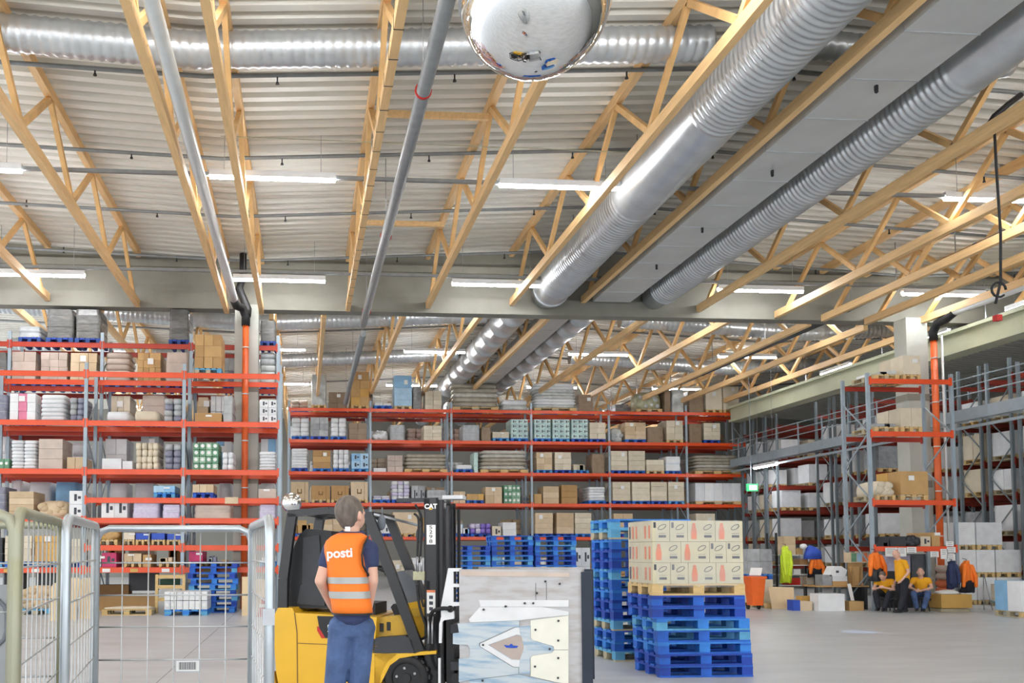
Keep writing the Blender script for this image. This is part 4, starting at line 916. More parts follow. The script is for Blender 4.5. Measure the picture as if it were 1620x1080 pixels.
# wheels
def wheel(x, y0, r, wd, lab='wheel'):
    t = MB(); n = 40
    prof = [(r*.62, 0), (r*.66, -.01), (r*.9, -.005), (r, .025), (r, wd-.025), (r*.9, wd+.005), (r*.62, wd)]
    t.add([(x+pr*math.cos(a*2*math.pi/n), y0+py_, r+pr*math.sin(a*2*math.pi/n)) for pr, py_ in prof for a in range(n)], [(i*n+j, i*n+(j+1) % n, (i+1)*n+(j+1) % n, (i+1)*n+j) for i in range(len(prof)-1) for j in range(n)], 0, True)
    for k in range(18):
        a = k*2*math.pi/18; c = Vector((x+r*math.cos(a), 0, r+r*math.sin(a))); tg = Vector((-math.sin(a), 0, math.cos(a)))
        for (ya, yb, off) in ((y0+.0, y0+wd*.5, .02), (y0+wd*.5, y0+wd, -.02)):
            t.beam(c+Vector((0, ya, 0))+tg*off, c+Vector((0, yb, 0)), .02, .045, 0, side=(math.cos(a), 0, math.sin(a)))
    o = t.build(lab, 'rubber', fk)
    h = MB(); h.tube([(x, y0+.02, r), (x, y0+wd-.02, r)], r*.63, 28); h.build('rim', 'black', o)
    h = MB(); h.tube([(x, y0+.0, r), (x, y0+.03, r)], r*.2, 16); h.build('hub', 'black_mast', o)
    for k in range(5):
        a = k*2*math.pi/5+.5; h = MB(); h.tube([(x+r*.42*math.cos(a), y0+.005, r+r*.42*math.sin(a)), (x+r*.42*math.cos(a), y0+.025, r+r*.42*math.sin(a))], .014, 8); h.build('wheel_nut', 'steel', o)
wx = flp(642, 1075)[0]
wheel(wx, .01, .245, .19); wheel(wx, .85, .245, .19)
wheel(flp(490, 1075)[0], .12, .2, .16); wheel(flp(490, 1075)[0], .78, .2, .16)
# clamp attachment
CY0 = -.17
b = MB(); u0 = flp(701, 985, 0)[0]
b.box(MX2+.08, MX2+.16, .1, .92, .15, .6+.35); b.build('carriage', 'black', fk)
cx0 = MX2+.16
for z, h_, m_k in ((flp(710, 993, 0)[1], .085, 'dkgrey'), (flp(710, 1051, 0)[1], .085, 'dkgrey')):
    b = MB(); b.box(cx0, cx0+.13, -.1, 1.2, z-h_/2, z+h_/2); b.build('slide_beam', m_k, fk)
    b = MB(); b.tube([(cx0+.06, -.12, z-.12), (cx0+.06, 1.1, z-.12)], .04, 12); b.build('slide_cylinder', 'steel', fk)
    for yy in (-.11, 1.1):
        b = MB(); b.tube([(cx0+.06, yy-.03, z-.12), (cx0+.06, yy+.03, z-.12)], .055, 12); b.build('cylinder_end', 'black', fk)
# near clamp plate
def plate(y, sgn, detail):
    yo = -.17
    O = P_([(727, 900), (921, 908), (921, 1120), (727, 1108)], yo)
    zb2 = .12
    xa, xb = O[0][0], O[1][0]
    b = MB(); b.box(xa, xb, y-.03, y+.03, zb2, O[0][1]); arm = b.build('clamp_plate', 'clamp', fk)
    b = MB(); e = flp(936, 910, yo)[0]; b.box(xb-.01, e, y-.055, y+.055, zb2+.02, O[0][1]-.02); b.build('rubber_pad', 'navy_pad', arm)
    return arm, xa, xb, O[0][1]
arm, xa, xb, zt = plate(CY0, 1, True)
arm2, _, _, _ = plate(1.25, 1, False)
f0 = CY0-.03
def Q(pts): return P_([(680+a/5.4, 880+c/5.4) for a, c in pts], -.2)
def pan(pts, th_, m, nm, back=0.0):
    b = MB(); b.prism(Q(pts), f0-back-th_, f0-back); return b.build(nm, m, arm)
pan([(335, 535), (430, 430), (955, 430), (1185, 470), (1185, 500), (960, 520), (765, 545), (345, 562)], .012, 'clamp_white', 'upper_brace')
pan([(240, 570), (735, 548), (765, 548), (765, 600), (720, 602), (425, 738), (425, 765), (715, 945), (760, 945), (760, 1000), (330, 1052), (250, 1070), (250, 872), (335, 862), (348, 835), (345, 780), (325, 752), (250, 750), (200, 745), (200, 655), (250, 650), (250, 640)], .022, 'clamp_blue', 'arm_fork')
pan([(432, 742), (730, 604), (860, 590), (862, 700), (905, 722), (1050, 765), (1062, 790), (1045, 818), (880, 842), (858, 860), (858, 1000), (765, 1000), (762, 942), (718, 940), (432, 765)], .018, 'clamp_blue', 'centre_brace')
pan([(432, 742), (730, 604), (765, 605), (775, 668), (745, 665), (500, 752), (700, 880), (770, 880), (765, 940), (718, 940), (432, 765)], .024, 'clamp_white', 'v_plate')
pan([(505, 753), (745, 668), (785, 680), (805, 780), (770, 880), (705, 875)], .02, 'clamp_pink', 'centre_window')
pan([(862, 545), (1185, 503), (1185, 793), (1062, 793), (1058, 765), (880, 712), (864, 695)], .02, 'clamp_cream', 'cream_plate')
pan([(862, 860), (880, 845), (1045, 820), (1062, 798), (1185, 798), (1185, 1085), (1080, 1070), (864, 1020)], .02, 'clamp_cream', 'cream_plate')
pan([(340, 1056), (760, 1004), (862, 1028), (1080, 1078), (1185, 1100), (1185, 1230), (340, 1230)], .01, 'clamp_blue', 'lower_brace')
pan([(265, 120), (1190, 140), (1190, 175), (265, 165)], .006, 'pinkish', 'worn_strip')
pan([(420, 372), (1185, 372), (1185, 428), (435, 428)], .008, 'clamp_white', 'rib')
# emblem: wide winged mark
b = MB(); b.prism(Q([(634, 752), (680, 758), (690, 745), (705, 745), (712, 758), (757, 762), (745, 778), (700, 780), (655, 776)]), f0-.024, f0-.0205); b.build('emblem', 'crate', arm)
for p in ((462, 452), (458, 753), (1025, 788), (1100, 548), (1098, 716), (904, 624), (1098, 865), (900, 937), (1096, 1034), (915, 312), (812, 398), (1110, 233), (885, 398), (650, 425), (452, 1057), (988, 212)):
    u = Q([p])[0]; b = MB(); b.tube([(u[0], f0-.03, u[1]), (u[0], f0-.0, u[1])], .011, 8); b.build('bolt', 'dkgrey', arm)
for xx in (905, 995):
    u = Q([(xx, 225), (xx, 372)]); b = MB(); b.box(u[0][0]-.002, u[0][0]+.002, f0-.002, f0, u[1][1], u[0][1]); b.build('scratch', 'ink', arm)
# white bracket between mast and plate
def br(pts, m='clamp_white', y0=CY0-.02, y1=CY0+.04, nm='bracket'):
    b = MB(); b.prism(P_([(680+a/5.4, 880+c/5.4) for a, c in pts], -.2), y0, y1); return b.build(nm, m, fk)
br([(155, 100), (265, 100), (265, 128), (198, 128), (198, 232), (265, 236), (265, 262), (198, 262), (198, 390), (262, 392), (262, 420), (198, 425), (205, 520), (95, 520), (92, 430)])
br([(92, 520), (205, 518), (205, 532), (120, 545), (105, 560), (98, 740), (75, 740), (78, 575), (88, 545)], y0=CY0-.02, y1=CY0+.02)
br([(70, 870), (88, 870), (88, 1200), (70, 1200)], y0=CY0-.02, y1=CY0+.02)
for yy in (1.2,):
    b = MB(); b.box(cx0, xa+.02, yy-.02, yy+.03, .3, 1.0); b.build('bracket', 'clamp_white', fk)

# ------------------------------------------------------------------ roll cages
def panel(b, p, q, h, nv, hz, r=.017, z0=.2, low=None, rr_=.0022):
    p, q = Vector(p), Vector(q); d = (q-p); L = d.length; d.normalize(); c = .06
    pts = [p+Vector((0, 0, z0)), p+Vector((0, 0, h-c)), p+d*(c*.3)+Vector((0, 0, h-c*.3)), p+d*c+Vector((0, 0, h)), q-d*c+Vector((0, 0, h)), q-d*(c*.3)+Vector((0, 0, h-c*.3)), q+Vector((0, 0, h-c)), q+Vector((0, 0, z0))]
    b.tube(pts, r, 12, 0)
    for i in range(1, nv+1):
        a = p+d*(L*i/(nv+1)); b.tube([a+Vector((0, 0, z0)), a+Vector((0, 0, h-.01))], rr_, 6, 1)
    for z in hz: b.tube([p+Vector((0, 0, z)), q+Vector((0, 0, z))], rr_*1.35, 6, 1)
def cage_at(nl, fl, fr, nr, h, nvb, nvs, hb, hs, lab, mats=('cage', 'cage_wire')):
    o = Vector((fl[0], fl[1], 0)); t = empty('roll_cage', o, 0, lab, 'roll cage')
    S = lambda v: Vector((v[0], v[1], 0))-o
    b = MB(); panel(b, S(fl), S(fr), h-.01, nvb, hb, rr_=.0034); b.build('back_panel', list(mats), t)
    b = MB(); panel(b, S(nl), S(fl)+(S(nl)-S(fl))*.03, h, nvs, hs, .019, rr_=.003); b.build('side_panel', list(mats), t)
    b = MB(); panel(b, S(nr), S(fr)+(S(nr)-S(fr))*.03, h, nvs, hs, .019, rr_=.003); b.build('side_panel', list(mats), t)
    b = MB(); b.prism([(S(v).x, S(v).y) for v in (nl, nr, fr, fl)], .17, .21, 0, lambda a, y, c: (a, c, y)); b.build('base', 'cage', t)
    for v in (nl, nr, fr, fl):
        w_ = MB(); x, y = S(v).x, S(v).y; s = .06 if v[0] < (nl[0]+nr[0])/2 else -.06
        w_.tube([(x+s-.015, y, .06), (x+s+.015, y, .06)], .06, 16); w_.box(x+s-.025, x+s+.025, y-.02, y+.02, .06, .17, 1); w_.build('caster', ['rubber', 'steel'], t)
    return t, S
P2 = lambda px, Y: (X_(px, Y, 873), Y)
h1 = 1.675
c1, S1 = cage_at(P2(105, 3.3), P2(153, 4.4), P2(398, 4.4), P2(427, 3.3), h1, 5, 9, [Z_(y, 4.4, 270) for y in (890, 941, 991, 1043)]+[.75, .5], [1.51, 1.36, 1.2, 1.05, .9, .7, .5], 'galvanised roll cage in front, its back panel facing the camera')
a_, b_ = at(277, 1043, Y=4.39), at(317, 1063, Y=4.39); o_ = c1.location
b = MB(); b.box(a_.x-o_.x, b_.x-o_.x, -.012, -.004, b_.z, a_.z, 0); b.box(a_.x-o_.x+.006, b_.x-o_.x-.006, -.014, -.012, b_.z+.006, a_.z-.006, 1)
x = a_.x+.02
i = 0
while x < b_.x-.02:
    wv = (.002, .004, .0015, .003)[i % 4]; b.box(x-o_.x, x-o_.x+wv, -.0155, -.014, b_.z+.014, a_.z-.012, 2); x += wv+.003; i += 1
b.build('barcode_tag', ['steel', 'paper', 'ink'], c1)
b = MB(); zc = at(424, 975, Y=3.3).z; xn = S1(P2(427, 3.3)); b.box(xn.x-.026, xn.x+.02, xn.y-.024, xn.y-.016, zc-.03, zc+.03); b.build('latch_plate', 'steel', c1)
h2 = 1.68
c2, S2 = cage_at(P2(-190, 2.9), P2(-130, 4.05), P2(98, 4.05), P2(27, 2.9), h2, 5, 9, [1.5, 1.34, 1.17, 1.0, .8, .6], [1.5, 1.35, 1.18, 1.03, .88, .7, .5], 'weathered roll cage at the left edge of the picture', ('cage_old', 'cage_wire'))
b = MB(); p, q = S2(P2(-190, 2.9)), S2(P2(22, 2.9)); panel(b, p, q, h2-.005, 4, [1.5, 1.36], .019); b.build('front_gate', ['cage_old', 'cage_wire'], c2)
# grey plastic tray with a raised rounded frame, standing in the left cage
ty = 3.15; tr_ = P2(19, ty)[0]; tl_ = tr_-.5; z0, z1 = .25, Z_(925, ty, 10)
b = MB(); b.box(tl_, tr_, ty, ty+.03, z0, z1); 
pts = []
x0, x1, a0, a1, c = tl_+.1, tr_-.012, Z_(1048, ty, 10)+.05, Z_(945, ty, 10), .06
for cxx, czz, s in ((x1-c, a1-c, 0), (x0+c, a1-c, 1), (x0+c, a0+c, 2), (x1-c, a0+c, 3)):
    for k in range(4): an = (s+k/3)*math.pi/2; pts.append((cxx+c*math.cos(an), ty-.004, czz+c*math.sin(an)))
b.tube(pts, .007, 8, 1, close=True)
o = b.build('plastic_shelf', ['pipe_grey', 'midgrey']); tag(o, 'grey plastic panel with a moulded rounded frame at the left edge', 'panel')
# ------------------------------------------------------------------ people
def remesh(o, v, sm=4):
    m = o.modifiers.new('r', 'REMESH'); m.mode = 'VOXEL'; m.voxel_size = v; m.use_smooth_shade = True
    if sm: s = o.modifiers.new('s', 'SMOOTH'); s.factor = .5; s.iterations = sm
    return o
def hand(b, w_, d, side, curl, sc=1.0):
    """w_: wrist, d: direction of the fingers, side: towards the thumb, curl: direction the fingers bend"""
    w_, d, side, curl = Vector(w_), Vector(d).normalized(), Vector(side).normalized(), Vector(curl).normalized()
    for i in range(4):
        k = w_+side*((1.5-i)*.018*sc)+d*(.085-.004*abs(i-1))*sc
        b.cap(w_+side*((1.5-i)*.01*sc), k, .015*sc, .0115*sc, 0, 8)
        L = (.040, .045, .042, .033)[i]*sc; k2 = k+(d*.85+curl*.5).normalized()*L; k3 = k2+(d*.35+curl*.9).normalized()*L*.8
        b.cap(k, k2, .0105*sc, .009*sc, 0, 8); b.cap(k2, k3, .009*sc, .0075*sc, 0, 8)
    t0 = w_+side*.02*sc+d*.02*sc; t1 = t0+(side*.9+d*.8).normalized()*.045*sc; t2 = t1+(d*.95+side*.2+curl*.2).normalized()*.035*sc
    b.cap(t0, t1, .015*sc, .011*sc, 0, 8); b.cap(t1, t2, .011*sc, .009*sc, 0, 8)
def figure(loc, rz, J, sk, vox, label, look, top_m, leg_m, shoe_m='black', vest=None, hair='hair', hair_s=(1, 1, 1), sleeve=.5, sc=1.0, hands=True, torso_r=(.15, .13, .15), leg_r=(.095, .07, .055), extra=None):
    p = {k: Vector(v) for k, v in J.items()}
    b = MB(); hd = p['head']; lk = Vector(look).normalized()
    zx = Vector((0, 0, 1)); sd = lk.cross(zx).normalized(); upv = sd.cross(lk)
    M3 = Matrix((sd, lk, upv)).transposed()
    b.ell(hd, .076*sc, .096*sc, .118*sc, 0, 20, 14, M3)
    b.ell(hd+lk*.03*sc-upv*.05*sc, .055*sc, .062*sc, .065*sc, 0, 14, 10, M3)            # jaw
    b.cap(hd+lk*.088*sc+upv*.012*sc, hd+lk*.108*sc-upv*.022*sc, .008*sc, .015*sc, 0, 8)     # nose
    b.cap(hd+lk*.085*sc-upv*.058*sc-sd*.018*sc, hd+lk*.085*sc-upv*.058*sc+sd*.018*sc, .009*sc, .009*sc, 0, 8)  # lips
    for s in (-1, 1): b.ell(hd+sd*s*.083*sc-lk*.004-upv*.016*sc, .014*sc, .022*sc, .036*sc, 0, 10, 8, M3)
    b.chain([p['neck']-Vector((0, 0, .04)), hd-upv*.07*sc-lk*.015*sc], [.058*sc, .054*sc])
    b.cap(p['chest'], p['pelvis'], torso_r[0]*.9, torso_r[1]*.9)
    for s in 'LR':
        b.cap(p['neck']-Vector((0, 0, .05)), p['sh'+s], .06*sc, .05*sc)
        b.chain([p['sh'+s], p['el'+s], p['wr'+s]], [.05*sc, .039*sc, .027*sc])
        if hands:
            d = p['wr'+s]-p['el'+s]; hv = J.get('hd'+s, tuple(d)); sdh = Vector(J.get('th'+s, (0, 0, 1))); hand(b, p['wr'+s], hv, sdh, Vector(J.get('cu'+s, (0, -1, 0))), sc)
        b.chain([p['hi'+s], p['kn'+s], p['an'+s]], [leg_r[0]*.85, leg_r[1]*.8, .04*sc])
        f = Vector(J.get('ft'+s, (0, -.15, 0))); b.chain([p['an'+s]-Vector((0, 0, .03)), p['an'+s]+f*.8-Vector((0, 0, .05))], [.038*sc, .03*sc])
    root = b.build('person', 'skin', None, loc, rz); remesh(root, vox, 3); tag(root, label, 'person')
    # hair
    if hair:
        h = MB(); h.ell(hd-lk*.018*sc+upv*.022*sc*hair_s[2], .082*sc*hair_s[0], .098*sc*hair_s[1], .108*sc*hair_s[2], 0, 20, 14, M3)
        h.ell(hd-lk*.045*sc-upv*.03*sc, .066*sc, .058*sc, .07*sc, 0, 16, 10, M3); o = h.build('hair', hair, root); remesh(o, vox, 2)
    e = MB()
    for s in (-1, 1): e.ell(hd+sd*s*.032*sc+lk*.0885*sc+upv*.018*sc, .011*sc, .006*sc, .006*sc, 0, 8, 6, M3)
    e.build('eyes', 'ink', root)
    # shirt
    t = MB(); r0, r1, r2 = torso_r
    if top_m:
        t.chain([p['chest'], p['waist'], p['pelvis']], [r0, r1, r2]); g = .014
        for s in 'LR':
            t.cap(p['neck']-Vector((0, 0, .05)), p['sh'+s], .07*sc, .064*sc)
            e_ = p['sh'+s].lerp(p['el'+s], min(1, sleeve*1.0)); t.cap(p['sh'+s], e_, .064*sc, .058*sc)
            if sleeve > 1: t.cap(p['el'+s], p['el'+s].lerp(p['wr'+s], .85), .056*sc, .042*sc)
            t.cap(p['sh'+s], p['pelvis'].lerp(p['chest'], .5)+(p['sh'+s]-p['chest'])*.4, .05, .08)
        o = t.build('shirt', top_m, root); remesh(o, vox, 4)
    l = MB(); l.cap(p['hiL'], p['hiR'], leg_r[0]*1.15, leg_r[0]*1.15); l.cap(p['pelvis'], p['hiL'].lerp(p['hiR'], .5), r2*.93, leg_r[0])
    for s in 'LR': l.chain([p['hi'+s], p['kn'+s], p['an'+s]+Vector((0, 0, .02))], [leg_r[0]*1.08, leg_r[1]*1.08, leg_r[2]*1.1])
    o = l.build('trousers', leg_m, root); remesh(o, vox, 3)
    for s in 'LR':
        f = Vector(J.get('ft'+s, (0, -.15, 0))); q = MB(); a = p['an'+s]-Vector((0, 0, .035)); q.chain([a-f*.25, a+f*.5, a+f*.95-Vector((0, 0, .01))], [.045*sc, .044*sc, .036*sc]); o = q.build('shoe', shoe_m, root); remesh(o, vox, 2)
    return root, M3
# the man with the orange vest, seen from behind
MY = 6.2; s_m = 226.0; MXc = X_(556, MY, 880)
D = lambda px, py, y=0.0: (( px-556)/s_m, y, EYE-(py-873)/s_m)
J = dict(head=D(556, 812, .02), neck=D(556, 846, 0), chest=D(548, 884, .0), waist=D(553, 930, 0), pelvis=D(557, 968, 0),
         shL=D(524, 871, .0), elL=D(507, 918, -.03), wrL=D(525, 958, .17), shR=D(584, 869, .0), elR=D(589, 918, -.03), wrR=D(585, 962, .1),
         hiL=D(541, 993, 0), knL=D(529, 1090, .02), anL=(-.17, -.02, .1), hiR=D(572, 993, 0), knR=D(567, 1090, .03), anR=(.04, .0, .1),
         ftL=(-.05, .16, 0), ftR=(.05, .16, 0), hdL=(.25, .3, -.35), hdR=(-.15, .25, -.5), thL=(.2, 0, .6), thR=(-.2, 0, .6), cuL=(.6, -.3, -.2), cuR=(-.6, -.3, -.2))
man, M3 = figure((MXc, MY, 0), 0, J, 1, .0075, 'man in orange vest and jeans seen from behind, looking up', (.74, .6, .26), 'navy', 'jeans', torso_r=(.128, .12, .132), leg_r=(.088, .068, .06), hair_s=(1.08, 1.06, 1.0), sleeve=.42, sc=1.06)
man['label'] = 'man in orange vest and jeans, back turned, watching the forklift'
V = lambda pa, pb, py, dep: ((((pa+pb)/2-556)/s_m, 0.0, EYE-(py-873)/s_m), (pb-pa)/2/s_m, dep)
rings = [V(525.5, 590, 969, .15), V(524, 588, 955, .148), V(521, 585, 940, .146), V(519, 583, 925, .146), V(517, 580, 905, .146), V(514.5, 577, 890, .146), V(512, 574, 873, .146), V(512.5, 575, 863, .142), V(516, 579, 855, .13), V(524, 581, 848, .108), V(534, 574, 843, .085)]
b = MB(); b.loft(rings, 0, True, False, 40, 2.7); vest = b.build('vest', 'hivis', man)
so = vest.modifiers.new('s', 'SOLIDIFY'); so.thickness = .004
for i, (pa, pb) in enumerate(((912, 922), (934, 945))):
    def ringat(py):
        for (c0, a0, d0), (c1_, a1, d1_) in zip(rings, rings[1:]):
            z = EYE-(py-873)/s_m
            if c0[2] <= z <= c1_[2]:
                t = (z-c0[2])/(c1_[2]-c0[2]); return ((c0[0]+(c1_[0]-c0[0])*t, 0, z), a0+(a1-a0)*t+.0035, d0+(d1_-d0)*t+.0035)
    b = MB(); b.loft([ringat(pb), ringat((pa+pb)/2), ringat(pa)], 0, True, False, 40, 2.7); b.build('reflective_band', 'reflective', man)
b = MB(); c0, a0, d0 = rings[0]; b.loft([((c0[0], 0, c0[2]-.008), a0+.002, d0+.002), ((c0[0], 0, c0[2]+.006), a0+.003, d0+.003)], 0, True, False, 40, 2.7); b.build('vest_hem', 'black', man)
b = MB(); b.tube([((581-556)/s_m, -.085, 1.655), ((574-556)/s_m, -.128, 1.6), ((570.5-556)/s_m, -.135, 1.53), ((572-556)/s_m, -.138, 1.46), ((577-556)/s_m, -.125, 1.42), ((581-556)/s_m, -.09, 1.4), ((583-556)/s_m, -.03, 1.38)], .007, 8); b.build('armhole_piping', 'black', man)
# text draped on the back of the vest
from mathutils.bvhtree import BVHTree
bv = BVHTree.FromPolygons([tuple(v.co) for v in vest.data.vertices], [tuple(p.vertices) for p in vest.data.polygons])
t = text('vest_lettering', 'posti', .09, 'paper', None, (0, 0, 0), (0, 0, 0), 0, bold=.0025)
me = t.data; bpy.data.objects.remove(t)
tx0, tz0 = (536-556)/s_m, EYE-(875-873)/s_m; tilt = R(3)
mid = MB(); vs = []
for v in me.vertices:
    x = v.co.x*math.cos(tilt)-v.co.y*math.sin(tilt)+tx0; z = v.co.x*math.sin(tilt)+v.co.y*math.cos(tilt)+tz0
    h = bv.ray_cast(Vector((x, -1, z)), Vector((0, 1, 0)))
    vs.append((x, (h[0].y if h[0] else -.13)-.0045, z))
mid.add(vs, [tuple(p.vertices) for p in me.polygons]); mid.build('vest_lettering', 'paper', man)
b = MB(); u = D(549, 836, -.075); b.box(u[0]-.018, u[0]+.018, u[1]-.01, u[1], u[2]-.02, u[2]+.012); b.build('collar_label', 'paper', man)
b = MB(); n_ = Vector(D(557, 843, 0)); b.tube([n_+Vector((.075*math.cos(t*.6283), .07*math.sin(t*.6283), .01*math.sin(t*.6283))) for t in range(10)], .018, 8, close=True); b.build('collar', 'navy', man)

# the three workers at the right
def bgp(px, Y, rz, J, label, look, top, legs, **k):
    x = X_(px, Y, 950); return figure((x, Y, 0), rz, J, 1, .018, label, look, top, legs, **k)
stand = dict(head=(-.10, 0, 1.50), neck=(-.02, 0, 1.36), chest=(.03, 0, 1.18), waist=(.05, 0, 1.0), pelvis=(.05, 0, .88), shL=(.0, -.17, 1.30), elL=(.05, -.24, 1.04), wrL=(-.14, -.24, .84), shR=(.02, .17, 1.3), elR=(.1, .22, 1.03), wrR=(.0, .2, .8),
             hiL=(.04, -.09, .82), knL=(.0, -.1, .46), anL=(-.12, -.1, .09), hiR=(.06, .09, .82), knR=(.1, .1, .46), anR=(.16, .1, .09), ftL=(-.16, 0, 0), ftR=(-.16, 0, 0), thL=(-1, 0, .3), thR=(-1, 0, .3), cuL=(0, 1, 0), cuR=(0, -1, 0))
bgp(1426, 21.7, 0, stand, 'worker in golden shirt and dark trousers standing with bowed shaved head', (-.9, -.25, -.45), 'gold', 'darkcloth', hair=None, torso_r=(.16, .17, .165), sleeve=.55)
sit = dict(head=(0, -.1, 1.03), neck=(0, -.03, .88), chest=(0, 0, .74), waist=(0, .02, .6), pelvis=(0, .04, .5), shL=(-.17, 0, .83), elL=(-.26, -.08, .62), wrL=(-.1, -.3, .56), shR=(.17, 0, .83), elR=(.24, -.06, .62), wrR=(.0, -.3, .55),
           hiL=(-.09, 0, .47), knL=(-.16, -.42, .48), anL=(-.1, -.45, .1), hiR=(.09, 0, .47), knR=(.16, -.42, .48), anR=(.06, -.5, .1), ftL=(0, -.15, 0), ftR=(0, -.15, 0), thL=(0, 0, 1), thR=(0, 0, 1), cuL=(1, 0, 0), cuR=(-1, 0, 0))
bgp(1458, 22.25, R(-38), sit, 'seated worker in golden vest over black sleeves, hands clasped, face raised', (0, -.95, .12), 'gold', 'jeans', torso_r=(.15, .145, .15), sleeve=.4)
lean = dict(sit); lean.update(head=(0, -.36, .93), neck=(0, -.25, .83), chest=(0, -.15, .72), waist=(0, -.04, .6), shL=(-.17, -.18, .8), shR=(.17, -.18, .8), elL=(-.24, -.3, .58), elR=(.24, -.3, .58), wrL=(-.08, -.42, .62), wrR=(.08, -.42, .62))
bgp(1404, 22.35, R(-50), lean, 'seated worker bending forward in a golden vest over blue sleeves', (0, -.6, -.6), 'gold', 'darkcloth', torso_r=(.15, .145, .15), sleeve=.4)
def stool(px, Y, lab, m='dkgrey', h=.34):
    x = X_(px, Y, 950); t = empty('work_stool', (x, Y, 0), 0, lab, 'stool')
    b = MB(); b.tube([(0, 0, h-.05), (0, 0, h)], .19, 16); b.build('seat', m, t)
    for i in range(4): a = i*math.pi/2+.7; b = MB(); b.tube([(.15*math.cos(a), .15*math.sin(a), 0), (.1*math.cos(a), .1*math.sin(a), h-.05)], .016, 6); b.build('leg', 'dkgrey', t)
    return t
stool(1460, 22.3, 'dark stool under the seated worker with clasped hands'); stool(1405, 22.4, 'dark stool under the worker bending forward')

# ------------------------------------------------------------------ things around the seated workers
def bxp(name, px0, px1, py0, py1, Y, dep, m, label, cat, rot=0, extra=None, z0=None, parent=None):
    x0, x1 = X_(px0, Y), X_(px1, Y); zt = Z_(py0, Y, (px0+px1)/2); zb = Z_(py1, Y, (px0+px1)/2) if z0 is None else z0
    cx = (x0+x1)/2; w_ = (x1-x0)/2; b = MB(); b.box(-w_, w_, 0, dep, 0, zt-zb)
    if extra: extra(b, w_, dep, zt-zb)
    o = b.build(name, m, None, (cx, Y, zb), rot); tag(o, label, cat); return o
def flaps(b, w_, d, h):
    b.box(-w_-.005, w_+.005, -.003, 0, h*.48, h*.5, 1 if False else 0)
# wheelie bin
bn = empty('wheelie_bin', (X_(1190, 23.2), 23.2, 0), 0, 'orange wheelie bin with open lid near the carton pallets', 'bin')
b = MB(); b.loft([((0, 0, .12), .16, .18), ((0, 0, .5), .19, .22), ((0, 0, .86), .22, .25)], 0, False, True, 16, 6); b.loft([((0, 0, .84), .25, .28), ((0, 0, .9), .25, .28)], 0, False, True, 16, 6); b.build('body', 'orange_bin', bn)
b = MB(); b.beam((.02, 0, .92), (.12, .1, 1.12), .3, .02, 0); b.build('lid', 'paper', bn)
for s in (-1, 1): b = MB(); b.tube([(s*.15, .12, .09), (s*.15+.03, .12, .09)], .09, 14); b.build('wheel', 'rubber', bn)
def ploads(px0, px1, py0, py1, Y, tone, pal, lab, kind='carton', nx=2, nz=2, d=.9, rot=0):
    load(px0, px1, py0, Z_(py1, Y, px0) if py1 < 955 else 0.002, Y, kind, tone, pal, lab, 'pallet loads on the floor at the right', nx, nz, d)
ploads(1180, 1219, 916, 962, 24.2, 'beige', 'pine', 'pale grey-beige cartons on a pine pallet, lower load behind the orange bin', nx=2, nz=1)
zt_ = Z_(916, 24.2, 1200)
load(1180, 1219, 868, zt_+.002, 24.2, 'carton', 'grey', 'blue', 'grey wrapped cartons on a blue pallet, upper load behind the orange bin', 'pallet loads on the floor at the right', 2, 2, .9)
bp = empty('leaning_board', (X_(1237, 23.4), 23.4, 0), 0, 'pale plywood board leaning against the shelf trolley', 'board')
b = MB(); w_ = X_(1256, 23.4)-X_(1216, 23.4); b.add([(-w_/2, 0, 0), (w_*.38, 0, 0), (w_/2, .18, .58), (-w_/2, .18, .6), (-w_/2, .02, 0), (w_*.38, .02, 0), (w_/2, .2, .58), (-w_/2, .2, .6)], [(0, 1, 2, 3), (7, 6, 5, 4), (0, 4, 5, 1), (1, 5, 6, 2), (2, 6, 7, 3), (3, 7, 4, 0)]); b.build('panel', 'ply', bp)
o = place('pallet', PM['pine'][0], None, (X_(1232, 23.9), 24.1-.1, 0), 0); tag(o, 'pine pallet lying behind the leaning plywood board', 'pallet')
# shelf trolley
SY = 24.0; sx0, sx1 = X_(1225, SY+.5), X_(1288, SY+.5); st = empty('shelf_trolley', (sx0, SY+.5, 0), 0, 'open shelf trolley with dark posts full of small goods', 'shelf')
for x in (0, sx1-sx0-.05):
    for y in (0, .5): b = MB(); b.box(x, x+.05, y, y+.05, 0, 2.1 if x < .1 else 1.3); b.build('post', 'black', st)
for py in (877, 893, 908, 925):
    z = Z_(py, SY+.5, 1250); b = MB(); b.box(0, sx1-sx0, 0, .5, z-.03, z); b.build('shelf_board', 'pipe_white', st)
def on(px0, px1, py0, py1, m, nm, lab, cat, Y=24.55, dep=.35): return bxp(nm, px0, px1, py0, py1, Y, dep, m, lab, cat)
on(1235, 1256, 862, 877, 'tan', 'cardboard_box', 'tan cardboard box standing on top of the shelf trolley', 'box')
on(1238, 1256, 848, 862, 'tan2', 'cardboard_box', 'tan cardboard box stacked highest on the shelf trolley', 'box')
on(1257, 1267, 867, 877, 'kraft', 'cardboard_box', 'small brown box right of the tan boxes on the trolley', 'box')
on(1262, 1275, 884, 893, 'kraft2', 'cardboard_box', 'small dark brown box on the second trolley shelf', 'box')
on(1252, 1263, 900, 908, 'white', 'white_package', 'white package on the third trolley shelf', 'package')
on(1243, 1262, 914, 925, 'redpaint', 'red_bundle', 'dark red bundle on the lowest trolley shelf', 'bundle')
on(1272, 1284, 911, 925, 'beige', 'cardboard_box', 'beige box at the right end of the lowest trolley shelf', 'box')
